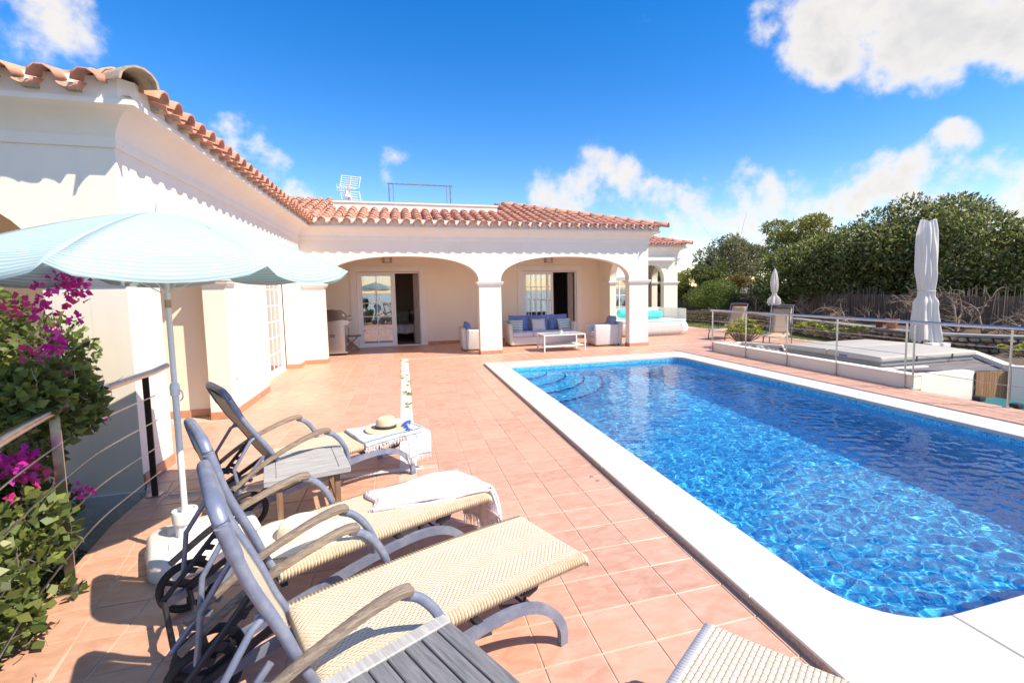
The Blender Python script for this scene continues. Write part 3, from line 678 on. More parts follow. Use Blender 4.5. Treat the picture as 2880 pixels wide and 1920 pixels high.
def build_walls():
    # left wing: corner porch (arches to the south and the east), wall, recessed glass door
    w = MB(); arcade('y', XW, -TH, YS, 11.0-.0, [(5.61, 7.42)], WTOP, w, rects=()) if False else None
    arcade('y', XW, -TH, YS, 12.5, [(5.61, 7.42)], WTOP, w, rects=((9.27, 11.9, -.9, 2.34),)); w.build('east_wall', 'stucco', villa)
    s = MB(); arcade('x', YS, TH, -7., XW-TH+.001, [(-5.0, -2.9)], WTOP, s); s.build('porch_wall', 'stucco', villa)
    s = MB().box(-7, XW-TH, 7.69, 7.95, -.1, WTOP-.05); s.box(-7, -6.8, YS+TH, 7.69, -.1, WTOP-.05); s.build('porch_end_wall', 'stucco_cream', villa)
    MB().box(-6.8, XW-TH-.001, YS+TH+.001, 7.688, WTOP-.25, WTOP-.1).build('porch_ceiling', 'plaster', villa)
    MB().box(XW-.6, XW+.02, YS-.02, YS+.02, -1.2, -.05).build('plinth', 'rough_render', villa)
    pl = MB(); pl.box(-7, XW-.001, YS-.012, YS-.001, -1.3, -.12); pl.build('retaining_wall', 'rough_render', villa)
    # front arcade
    f = MB(); arcade('x', YF, TH, XW+.001, XR, [(-1.82, 1.925), (2.51, 6.255)], WTOP, f); f.build('arcade_wall', 'stucco', villa)
    sd = MB(); arcade('y', XR, -.22, YF+TH, 17.2, [(12.95, 14.69)], WTOP, sd); sd.build('side_wall', 'stucco', villa)
    b = MB(); arcade('x', YB, .2, -6., XR-.22, [], WTOP-.15, b, z0=-.1, rects=((-1.36, .545, -.1, 2.34), (3.84, 5.83, -.1, 2.34))); b.build('inner_wall', 'stucco_cream', villa)
    MB().box(-6, -5.8, YF+TH, YB, -.1, 2.9).build('arcade_end_wall', 'stucco_cream', villa)
    MB().box(-5.8, XR-.221, YF+TH+.001, YB-.001, 2.78, 2.9).build('arcade_ceiling', 'plaster', villa)
    # recess with the glass door in the left wing
    lw = MB(); arcade('y', XW-TH-.03, -.12, 9.1, 12.1, [], 2.6, lw, z0=-.1, rects=((9.45, 11.78, -.1, 2.27),)); lw.build('recess_wall', 'plaster', villa)
    for a in ((XW-TH, XW, YS, 5.61), (XW-TH, XW, 7.42, 7.69)): capital(*a)
    capital(-2.9, XW-TH-.07, YS, YS+TH)
    for a in ((XW+.07, -1.82, YF, YF+TH), (1.925, 2.51, YF, YF+TH), (6.255, XR, YF, YF+TH), (XR-.22, XR, 14.69, 15.2)): capital(*a)
    skirt([(XW, YS), (XW, 5.61), (XW-TH, 5.61)]); skirt([(-6, 7.69), (XW-TH, 7.69)]); skirt([(XW-TH, 7.42), (XW, 7.42), (XW, 9.27), (XW-.28, 9.27)])
    skirt([(XW-.28, 11.9), (XW, 11.9), (XW, YF-.001)]); skirt([(XW, YF), (-1.82, YF), (-1.82, YF+TH)])
    skirt([(1.925, YF+TH), (1.925, YF), (2.51, YF), (2.51, YF+TH)]); skirt([(6.255, YF+TH), (6.255, YF), (XR, YF), (XR, 12.95)])
    skirt([(-5.5, YB), (-1.54, YB)]); skirt([(.72, YB), (3.69, YB)]); skirt([(5.99, YB), (XR-.22, YB)])
    skirt([(XR-.22, 14.69), (XR, 14.69), (XR, 17.1)])
    # roof terrace parapet
    zp = float(gy(1170, 571, 14.2)[2]); p = MB().box(-1.72, 2.80, 14.22, 14.5, 3.9, zp-.04); p.box(-1.75, 2.83, 14.19, 14.53, zp-.04, zp); p.build('roof_parapet', 'plaster', villa)
build_walls()
PROF = [(0, 2.96), (.018, 2.96), (.024, 2.985), (.024, 3.04), (.016, 3.046), (.03, 3.075), (.055, 3.125), (.095, 3.175), (.15, 3.212), (.21, 3.228), (.27, 3.232), (.285, 3.236), (.285, 3.276), (.255, 3.28), (.255, 3.45)]
def cornice(path, corners, name='cornice'):
    """sweep the cornice profile along a wall path; corners: +1 convex, -1 concave"""
    mb = MB(); rows = []
    for o, z in PROF:
        row = []; n = len(path)
        for k, (x, y) in enumerate(path):
            def nrm(a, b): d = math.hypot(b[0]-a[0], b[1]-a[1]); return ((b[1]-a[1])/d, -(b[0]-a[0])/d)
            n1 = nrm(path[k-1], path[k]) if k > 0 else nrm(path[k], path[k+1]); n2 = nrm(path[k], path[k+1]) if k < n-1 else n1
            if k in (0, n-1): row.append((x+n1[0]*o, y+n1[1]*o, z)); continue
            cx, cy = x+(n1[0]+n2[0])*o, y+(n1[1]+n2[1])*o
            if corners[k-1] > 0:
                c = .085 if (o > .25 and z > 3.278) else 0
                d1 = (path[k][0]-path[k-1][0], path[k][1]-path[k-1][1]); l1 = math.hypot(*d1); d2 = (path[k+1][0]-path[k][0], path[k+1][1]-path[k][1]); l2 = math.hypot(*d2)
                row.append((cx-d1[0]/l1*c, cy-d1[1]/l1*c, z)); row.append((cx+d2[0]/l2*c, cy+d2[1]/l2*c, z))
            else: row.append((cx, cy, z))
        rows.append(row)
    m = len(rows[0])
    for r in rows: mb.v.extend(r)
    mb.f = [(k*m+i, k*m+i+1, (k+1)*m+i+1, (k+1)*m+i) for k in range(len(rows)-1) for i in range(m-1)]
    return mb.build(name, 'plaster', villa, 28)
cornice([(-7.2, YS), (XW, YS), (XW, YF), (XR, YF), (XR, 17.15)], [1, -1, 1])

# roofs: pan and cover tiles laid in courses; the largest in view are objects of their own
PITCH_T, COURSE, SL = .2705, .37, .30
th_ = math.atan(SL); CS, SN = math.cos(th_), math.sin(th_)
def tile_mesh(name, r0, r1, L, cover, seg=5, t=.012):
    v = []; f = []
    for y, r in ((0, r0), (L, r1)):
        for rr in (r, r-t):
            for k in range(seg+1):
                a = math.pi*(k/seg) if cover else R(200)+R(140)*k/seg
                z = rr*math.sin(a)*(1.0 if cover else .9)
                v.append((-rr*math.cos(a) if cover else rr*math.cos(a), y, z if cover else z+r*.9))
    n = seg+1
    for k in range(seg):
        f += [(k, k+1, 2*n+k+1, 2*n+k), (n+k+1, n+k, 3*n+k, 3*n+k+1), (k+1, k, n+k, n+k+1), (2*n+k, 2*n+k+1, 3*n+k+1, 3*n+k)]
    f += [(0, 2*n, 3*n, n), (seg, n+seg, 3*n+seg, 2*n+seg)]
    return np.array(v), f
TILE = {'cover': tile_mesh('c', .092, .078, .45, True), 'pan': tile_mesh('p', .080, .092, .45, False), 'cap': tile_mesh('h', .135, .115, .46, True, 7, .016)}
TME = {}
def build_roofs():
    roof = MB()
    def poly(pts): roof.add(pts, [tuple(range(len(pts)))])
    e = .366; ze = 3.30; up = 3.9; rz = ze+SL*up-.02; zl = ze-.02; k_ = .125
    xl, yl, yf, xr = XW+e, YS-e, YF-e, XR+e
    zl += SL*k_; xl, yl, yf, xr = xl-k_, yl+k_, yf+k_, xr-k_; up -= k_
    poly([(xl, yl, zl), (xl, yf, zl), (xl-up, yf+up, rz), (xl-up, yl+up, rz)])
    poly([(-9, yl, zl), (xl, yl, zl), (xl-up, yl+up, rz), (-9, yl+up, rz)])
    poly([(xl, yf, zl), (xr, yf, zl), (xr-up, yf+up, rz), (xl-up, yf+up, rz)])
    poly([(xr, yf, zl), (xr, 20, zl), (xr-up, 20, rz), (xr-up, yf+up, rz)])
    xl, yl, yf, xr = xl+k_, yl-k_, yf-k_, xr+k_; up += k_
    fx, fyf, fxr = 6.0, 17.15-e+k_, 10.72+e-k_
    poly([(fx, fyf, zl), (fxr, fyf, zl), (fxr-3, fyf+3, zl+.9), (fx, fyf+3, zl+.9)]); poly([(fxr, fyf, zl), (fxr, 24, zl), (fxr-3, 24, zl+.9), (fxr-3, fyf+3, zl+.9)])
    fyf -= k_; fxr += k_
    ro = roof.build('roof', 'clay_tile', villa)
    inst_list = []                                    # (priority, kind, matrix)
    def place(kind, org, a, s, n, jit=True):
        if jit:
            org = org+a*random.gauss(0, .004)+n*random.gauss(0, .003); s = s+a*random.gauss(0, .012); s = s/np.linalg.norm(s); a = np.cross(s, n); a /= np.linalg.norm(a); n = np.cross(a, s)
        M4 = np.eye(4); M4[:3, 0] = a; M4[:3, 1] = s; M4[:3, 2] = n; M4[:3, 3] = org
        c = org+s*.2-EYEV; dist = np.linalg.norm(c); inst_list.append((dist, kind, M4))
    def slope(origin, adir, sdir, length, rows, inside, vis_rows=99, shift=0.):
        a = np.array(adir, float); s = np.array((sdir[0]*CS, sdir[1]*CS, SN)); n = np.cross(a, s); n /= np.linalg.norm(n)
        if n[2] < 0: n = -n
        ncol = int(length/PITCH_T)+1
        for i in range(ncol):
            for r in range(rows):
                for kind, off, lift in (('pan', 0, 0), ('cover', PITCH_T/2, .062)):
                    p = np.array(origin)+a*(i*PITCH_T+off+shift)+s*(r*COURSE-(.0 if kind == 'pan' else .012))
                    if inside(p[0]+s[0]*.2, p[1]+s[1]*.2):
                        tilt = .016; s2 = s*math.cos(tilt/.45)-n*math.sin(tilt/.45)
                        place(kind, p+n*(lift+.018), a if np.cross(a, s2)@n > 0 else -a, s2, np.cross(a if np.cross(a, s2)@n > 0 else -a, s2))
    m = .06
    slope((xl, yl+.2, ze-.012), (0, 1, 0), (-1, 0), yf-yl+up, 10, lambda x, y: y > yl+(xl-x)+m and y < yf+(xl-x)-m)
    slope((xl-.2, yl, ze-.012), (-1, 0, 0), (0, 1), 5.2, 4, lambda x, y: x < xl-(y-yl)-m)
    slope((xr-.16-PITCH_T*55, yf, ze-.012), (1, 0, 0), (0, 1), PITCH_T*56, 11, lambda x, y: x < xr-(y-yf)-m and x > xl-(y-yf)+m and (y < 14.1 or x > 2.9 or x < -1.8))
    slope((fxr-.16-PITCH_T*18, fyf, ze-.012), (1, 0, 0), (0, 1), PITCH_T*19, 5, lambda x, y: x < fxr-(y-fyf)-m and x > 6.6)
    def hip(p0, d, cnt, pri=0):
        d = np.array((d[0], d[1], SL)); L = np.linalg.norm(d); s = d/L; a = np.cross(s, (0, 0, 1)); a /= np.linalg.norm(a); n = np.cross(a, s)
        for k in range(cnt): place('cap', np.array(p0)+s*(k*.40-.04)+n*(.045+.012*(k == 0)), a, s*1-n*.03, n)
    hip((xl-.03, yl+.03, ze+.03), (-1, 1), 3); hip((xr, yf, ze+.03), (-1, 1), 14); hip((fxr, fyf, ze+.03), (-1, 1), 8)
    for kd, (v, f) in TILE.items():
        me = bpy.data.meshes.new('roof_tile_'+kd); me.from_pydata(v.tolist(), [], f); me.materials.append(MATS['clay_cap' if kd == 'cap' else 'clay_tile'])
        me.polygons.foreach_set('use_smooth', [True]*len(f)); me.set_sharp_from_angle(angle=R(45)); TME[kd] = me
    def pri(t):
        d, kd, M4 = t; p = M4[:3, 3]
        hid = 0
        if p[0] < xl-.15 and p[1] < yf-.9: hid = 100       # upper courses of the left wing are out of sight
        if p[1] > fyf-.5 and p[0] > 6.9: hid += 3
        if kd == 'pan' and not (p[1] < yf+.1 and p[0] < xl+.05) : hid += 4
        return d+hid
    inst_list.sort(key=pri)
    V = []; F = []; base = 0
    for k, (d, kd, M4) in enumerate(inst_list):
        if k < 298: inst('ridge_tile' if kd == 'cap' else 'roof_tile', TME[kd], ro, M4)
        else:
            v, f = TILE[kd]; w = v@M4[:3, :3].T+M4[:3, 3]; V.append(w); F.append(np.array(f)+base); base += len(v)
    arr_mesh('roof_tiles', np.concatenate(V), np.concatenate(F), 'clay_tile', ro, 'stuff')
    # mortar bedding under the eaves covers
    mo = MB()
    for k in range(1, int((yf-yl)/PITCH_T)):
        y = yl+.2+k*PITCH_T; mo.box(xl-.12, xl-.02, y-.045, y+.045, ze+.015, ze+.055)
    for k in range(1, int((xr-xl)/PITCH_T)):
        x = xr-.16-k*PITCH_T; mo.box(x-.045, x+.045, yf+.02, yf+.12, ze+.015, ze+.055)
    for k in range(1, 17):
        x = xl-.2-k*PITCH_T; mo.box(x-.045, x+.045, yl+.02, yl+.12, ze+.015, ze+.055)
    mo.build('eaves_mortar', 'mortar', ro, kind='stuff')
build_roofs()

# far wing with its own porch
def build_far_wing():
    y0, xr2 = 17.15, 10.72
    f = MB(); arcade('x', y0, TH, XR-.1, xr2, [(9.05, 10.11)], WTOP, f, rects=((7.75, 8.6, .0, 2.1),)); f.build('wing_wall', 'stucco', villa)
    s = MB(); arcade('y', xr2, -TH, y0+TH, 22, [(17.95, 18.75)], WTOP, s); s.build('wing_side_wall', 'stucco', villa)
    MB().box(XR, xr2-TH-.001, 19.6, 19.8, -.1, WTOP-.1).build('wing_porch_wall', 'stucco_cream', villa)
    MB().box(XR-.1, xr2-TH-.002, y0+TH+.001, 19.6, 2.8, 2.9).build('wing_ceiling', 'plaster', villa)
    for a in ((10.11, xr2, y0, y0+TH), (xr2-TH, xr2, 18.75, 19.2)): capital(*a)
    cornice([(XR, y0), (xr2, y0), (xr2, 23)], [1], 'wing_cornice')
    skirt([(10.11, y0+TH), (10.11, y0), (xr2, y0), (xr2, 17.95)])
    wf = MB()
    for a, b, c, d in ((7.75, 7.81, 0, 2.1), (8.54, 8.6, 0, 2.1), (7.81, 8.54, 2.04, 2.1), (7.81, 8.54, 0, .07), (8.16, 8.19, .07, 2.04)): wf.box(a, b, y0+.06, y0+.12, c, d)
    for z in (.5, .95, 1.4, 1.75): wf.box(7.81, 8.54, y0+.075, y0+.105, z, z+.025)
    w = wf.build('window', 'white_paint', villa); MB().box(7.81, 8.54, y0+.088, y0+.092, .07, 2.04).build('pane', 'glass', w); MB().box(7.7, 8.7, y0+.3, y0+.32, 0, 2.2).build('blind', 'dark_room', w)
    a = MB(); c = gy(1823, 730, y0-.12); L0, L1 = 9.0, float(gy(*(1300+1865*.319, 550+565*.319), y0-.12)[0]); zc = float(gy(1850, 730, y0-.12)[2])
    a.tube([(L0, y0-.1, zc), (L1, y0-.1, zc)], .085, 14); a.box(L0, L1, y0-.15, y0, zc+.06, zc+.085); a = a.build('awning_cassette', 'white_paint', villa, 40)
    MB().box(L1, L1+.012, y0-.19, y0-.01, zc-.09, zc+.09).build('end_cap', 'white_plastic', a)
    cm = MB(); cm.box(xr2-.05, xr2+.02, y0-.05, y0-.01, 2.76, 2.84); cm.tube([(xr2-.02, y0-.05, 2.8), (xr2+.05, y0-.12, 2.84), (xr2+.12, y0-.12, 2.84)], .028, 8); cm.build('security_camera', 'white_plastic', villa, 40)
build_far_wing()

# doors, rooms, lamps
def glazed_leaf(parent, axis, pos, u0, u1, z0, z1, fr, cols, rows, t=.05, name='door_leaf'):
    """glazed leaf: frame, panes between glazing bars"""
    def bx(mb, a, b, c, d, w0, w1): return mb.box(a, b, pos+w0, pos+w1, c, d) if axis == 'x' else mb.box(pos+w0, pos+w1, a, b, c, d)
    m = MB(); bx(m, u0, u0+fr, z0, z1, 0, t); bx(m, u1-fr, u1, z0, z1, 0, t); bx(m, u0+fr, u1-fr, z0, z0+fr*1.15, .001, t-.001); bx(m, u0+fr, u1-fr, z1-fr, z1, .001, t-.001)
    m.build(name, 'white_paint', parent); a0, a1, c0, c1 = u0+fr, u1-fr, z0+fr*1.15, z1-fr
    for k in range(1, cols): q = a0+(a1-a0)*k/cols; b = MB(); bx(b, q-.011, q+.011, c0, c1, t/2-.012, t/2+.012); b.build('glazing_bar', 'white_paint', parent)
    for k in range(1, rows): q = c0+(c1-c0)*k/rows; b = MB(); bx(b, a0, a1, q-.011, q+.011, t/2-.0135, t/2+.0135); b.build('glazing_bar', 'white_paint', parent)
    for i in range(cols):
        for j in range(rows):
            b = MB(); p0, p1 = a0+(a1-a0)*i/cols, a0+(a1-a0)*(i+1)/cols; q0, q1 = c0+(c1-c0)*j/rows, c0+(c1-c0)*(j+1)/rows
            bx(b, p0, p1, q0, q1, t/2-.003, t/2+.003); b.build('pane', 'glass', parent)
def surround(x0, x1, ztop, w, y):
    m = MB(); m.box(x0, x0+w, y-.03, y+.001, 0, ztop); m.box(x1-w, x1, y-.03, y+.001, 0, ztop); m.box(x0+w, x1-w, y-.03, y+.001, ztop-w*.9, ztop)
    m.box(x0+w, x0+w+.03, y-.03, y+.2, 0, ztop-w*.9); m.box(x1-w-.03, x1-w, y-.03, y+.2, 0, ztop-w*.9); m.box(x0+w+.03, x1-w-.03, y-.03, y+.2, ztop-w*.9-.03, ztop-w*.9)
    return m.build('door_surround', 'plaster', villa)
def folds(x0, x1, y, z0, z1, amp=.03, n=9, axis='x'):
    return MB().grid(lambda a, b: ((x0+(x1-x0)*a, y+amp*math.sin(a*n*2*math.pi)+.01*math.sin(a*23), z0+(z1-z0)*b) if axis == 'x' else (y+amp*math.sin(a*n*2*math.pi), x0+(x1-x0)*a, z0+(z1-z0)*b)), n*10, 3)
def build_doors():
    # bedroom door: glazed leaf shut on the left, right half open
    d = surround(-1.53, .715, 2.49, .155, YB)
    fr = MB(); fr.box(-1.34, -1.275, YB+.05, YB+.15, 0, 2.31); fr.box(.50, .545, YB+.05, YB+.15, 0, 2.31); fr.box(-1.275, .50, YB+.05, YB+.15, 2.27, 2.31); fr.box(-1.36, .56, YB-.04, YB+.16, .002, .03)
    s = fr.build('sliding_door', 'white_paint', villa); glazed_leaf(s, 'x', YB+.055, -1.274, -.28, .031, 2.268, .075, 2, 5)
    glazed_leaf(s, 'x', YB+.107, -1.20, -.22, .031, 2.266, .075, 2, 5, .04)
    folds(.33, .50, YB+.24, .03, 2.26, .02, 3).build('curtain', 'curtain', villa, 60)
    room = MB(); x0, x1, y0, y1, zt = -2.6, 2.4, YB+.2, 20.2, 2.6
    room.add([(x0, y0, 0), (x1, y0, 0), (x1, y1, 0), (x0, y1, 0), (x0, y0, zt), (x1, y0, zt), (x1, y1, zt), (x0, y1, zt)], [(0, 3, 7, 4), (1, 2, 6, 5), (2, 3, 7, 6), (4, 5, 6, 7)]); room.build('bedroom_walls', 'wallpaper', villa)
    MB().add([(x0, y0, .012), (x1, y0, .012), (x1, y1, .012), (x0, y1, .012)], [(0, 1, 2, 3)]).build('bedroom_floor', 'room_floor', villa)
    # second door
    d = surround(3.69, 5.985, 2.49, .155, YB)
    fr = MB(); fr.box(3.875, 3.93, YB+.05, YB+.15, 0, 2.31); fr.box(5.76, 5.80, YB+.05, YB+.15, 0, 2.31); fr.box(3.93, 5.76, YB+.05, YB+.15, 2.27, 2.31); fr.box(3.86, 5.82, YB-.04, YB+.16, .002, .03)
    s = fr.build('sliding_door', 'white_paint', villa); glazed_leaf(s, 'x', YB+.055, 3.931, 4.80, .031, 2.268, .07, 4, 5)
    glazed_leaf(s, 'x', YB+.107, 4.06, 4.98, .031, 2.266, .07, 4, 5, .04)
    folds(5.55, 5.75, YB+.24, .03, 2.26, .02, 3).build('curtain', 'curtain', villa, 60)
    room = MB(); x0, x1 = 2.5, 6.5
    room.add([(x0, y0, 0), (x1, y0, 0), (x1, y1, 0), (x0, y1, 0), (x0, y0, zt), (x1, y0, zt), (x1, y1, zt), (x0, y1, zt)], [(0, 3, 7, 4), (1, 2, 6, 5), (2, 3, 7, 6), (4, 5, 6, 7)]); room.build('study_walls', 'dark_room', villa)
    MB().add([(x0, y0, .012), (x1, y0, .012), (x1, y1, .012), (x0, y1, .012)], [(0, 1, 2, 3)]).build('study_floor', 'room_floor', villa)
    # glass door in the left wing
    xp = XW-TH-.05
    fr = MB(); fr.box(xp-.08, xp+.03, 9.45, 9.52, 0, 2.27); fr.box(xp-.08, xp+.03, 11.70, 11.78, 0, 2.27); fr.box(xp-.08, xp+.03, 9.52, 11.70, 2.2, 2.27); fr.box(xp-.08, xp+.06, 9.45, 11.78, .002, .035)
    s = fr.build('sliding_door', 'white_paint', villa); glazed_leaf(s, 'y', xp-.05, 9.53, 10.62, .036, 2.2, .08, 3, 6); glazed_leaf(s, 'y', xp-.01, 10.56, 11.70, .036, 2.2, .08, 3, 6, .038)
    folds(9.4, 11.9, xp-.3, .02, 2.3, .03, 14, 'y').build('curtain', 'voile', villa, 60)
    b = MB().box(xp-2.5, xp-2.4, 9, 12.3, 0, 2.6); b.box(xp-2.4, xp-.12, 9, 9.1, 0, 2.6); b.box(xp-2.4, xp-.12, 12.1, 12.3, 0, 2.6); b.box(xp-2.4, xp-.12, 9.1, 12.1, 2.5, 2.6); b.box(xp-2.4, xp-.12, 9.1, 12.1, -.05, .01); b.build('lounge_walls', 'stucco_cream', villa)
    # bulkhead lamps over the doors
    for x in (-.42, 4.78):
        l = MB().box(x-.14, x+.14, YB-.10, YB-.001, 2.59, 2.79).build('wall_lamp', 'clay_cap', villa)
        MB().box(x-.075, x+.075, YB-.112, YB-.099, 2.61, 2.77).build('diffuser', 'white_plastic', l)
        g = MB(); 
        for k in range(4): g.box(x-.078, x+.078, YB-.118, YB-.112, 2.625+k*.04, 2.633+k*.04)
        g.build('grille', 'terracotta_pot', l)
    # small things fixed to the wall
    MB().box(XW-.02, XW+.012, 7.62, 7.65, .5, .52).build('wall_hook', 'steel', villa)
build_doors()

def build_roof_gear():
    Y = 14.36; p0 = gy(1096, 570, Y); p1 = gy(1268, 575, Y); zt = float(gy(1180, 520, Y)[2]); zb = float(gy(1170, 571, 14.2)[2])
    t = thing('roof_railing', 'blue grey steel railing frame standing on the white roof parapet', 'railing', (float((p0+p1)[0]/2), Y, zb))
    xa, xb = float(p0[0]), float(p1[0])
    MB().tube([(xa-.06, Y, zt), (xb+.06, Y, zt)], .022, 8).build('top_rail', 'grey_alu', t, 40)
    for x in (xa, xb, xa+.11, xb-.11): MB().tube([(x, Y, zb), (x, Y, zt)], .022 if x in (xa, xb) else .011, 8).build('post', 'grey_alu', t, 40)
    Y = 14.8; c = gy(982, 563, Y); top = gy(982, 493, Y); x, zb = float(c[0]), 4.3; zt = float(top[2])
    a = thing('television_antenna', 'white grid television antenna on a rusty mast above the roof', 'antenna', (x, Y, zb))
    MB().tube([(x, Y, zb-.1), (x, Y, zt-.28)], .02, 8).build('mast', 'terracotta_pot', a, 40)
    MB().lathe([(.09, 0), (.03, .16), (.0, .17)], (x-.04, Y, zb+.1), 10).build('mast_foot', 'plaster', a, 40)
    g = MB(); zc = zt-.36
    for tilt, z0, z1 in ((-.16, zc+.06, zt), (.16, zc-.06, zc-.42)):
        for k in range(6):
            q = k/5; z = z0+(z1-z0)*q; yy = Y+.05; xx = x-.18+abs(tilt)*q*.35
            g.tube([(xx-.05, yy, z), (xx+.46, yy+.1, z-.02)], .009, 5)
        for e in (0, .25, .5): g.tube([(x-.23+e, Y+.05+.1*e, z0), (x-.23+e+abs(tilt)*.35, Y+.05+.1*e, z1)], .011, 5)
    g.build('reflector', 'white_metal', a, 40)
    b = MB().tube([(x-.32, Y-.05, zc), (x+.2, Y+.05, zc)], .012, 6)
    for k in range(6): b.tube([(x-.3+k*.06, Y-.05, zc-.1), (x-.3+k*.06, Y-.05, zc+.1)], .006, 5)
    b.build('boom', 'white_metal', a, 40)
build_roof_gear()

# bed seen through the open door
def build_bed():
    b = thing('bed', 'bed under a pale ruffled throw seen through the open sliding door', 'bed', (-.6, 17.8, 0))
    MB().rbox(-1.6, .42, 16.7, 18.9, .30, .58, .06, 3).build('mattress', 'bed_linen', b, 60)
    def throw(a, q):
        x = -1.62+2.1*a; z = .60+.012*math.sin(a*40); y = 16.66+.9*q
        if q < .0: pass
        return (x, y, z)
    m = MB(); 
    prof = [(18.0, .60), (17.2, .605), (16.75, .60), (16.66, .56), (16.645, .45), (16.63, .30)]
    m.grid(lambda a, q: (-1.62+2.08*a, np.interp(q*5, range(6), [p[0] for p in prof])-(.02*math.sin(a*90) if q > .55 else 0), np.interp(q*5, range(6), [p[1] for p in prof])+.01*math.sin(a*37)), 90, 15)
    m.build('throw', 'bed_linen', b, 70)
    MB().grid(lambda a, q: (.43+.05*q+.02*math.sin(a*30), 16.7+1.6*a, .6-.5*q-.03*math.sin(a*17)), 40, 8).build('throw_side', 'bed_linen', b, 70)
    for x, y in ((.34, 16.76), (-1.5, 16.76), (.34, 18.8), (-1.5, 18.8)): MB().tube([(x, y, .012), (x, y, .31)], .018, 8).build('leg', 'white_metal', b, 40)
    for x, y, mm, s in ((-.42, 18.5, 'cushion_floral', .24), (-.05, 18.55, 'bed_linen', .22), (-.85, 18.55, 'bed_linen', .26)):
        p = pillow((x, y, .78), .5, .42, .13, R(70), 0, mm); tag(p, {'cushion_floral': 'red floral cushion propped on the bed'}.get(mm, 'plain linen pillow propped at the head of the bed'), 'pillow', None if mm == 'cushion_floral' else 'bed pillows'); 
    l = thing('reading_lamp', 'dark bedside lamp with small pale shade beside the pillows', 'lamp', (.22, 18.95, .6))
    MB().box(.17, .23, 18.9, 18.96, .55, 1.0).build('lamp_stem', 'bed_dark', l); MB().box(.23, .45, 18.88, 18.97, .86, .95).build('lamp_shade', 'white_plastic', l)
    n = MB().box(.5, .9, 18.3, 18.9, .012, .55).build('bedside_table', 'bed_dark'); tag(n, 'dark bedside table beside the bed', 'table')
def pillow(c, w, h, t, tilt, rz, m, parent=None, name='pillow', uv=True):
    """square cushion; local x width, y height, z thickness; tilt about x, then turned about z"""
    mb = MB(); n = 10
    def f(sgn):
        def g(a, b):
            x, y = 2*a-1, 2*b-1; e = (1-abs(x)**3.2)*(1-abs(y)**3.2); pin = 1-.06*(1-abs(x*y))*(abs(x)**4+abs(y)**4)
            return (x*w/2*pin, y*h/2*pin, sgn*t/2*max(0, e)**.45*(1+.05*math.sin(5*x+3*y)))
        return g
    mb.grid(f(1), n, n); b = len(mb.v); mb.grid(lambda a, q: f(-1)(1-a, q), n, n)
    me_uv = [((p[0]/w+.5), (p[1]/h+.5)) for p in mb.v]
    Rm = Matrix.Translation(Vector(c))@Matrix.Rotation(rz, 4, 'Z')@Matrix.Rotation(tilt, 4, 'X')
    it = iter(me_uv); o = mb.build(name, m, None, 80, uvf=lambda p: (p[0]/w+.5, p[1]/h+.5))
    if parent is not None:
        o.parent = parent; o_ = offs(parent)
        if o_ is not None: Rm = Matrix.Translation(-Vector(o_))@Rm
    o.matrix_local = Rm; return o
build_bed()

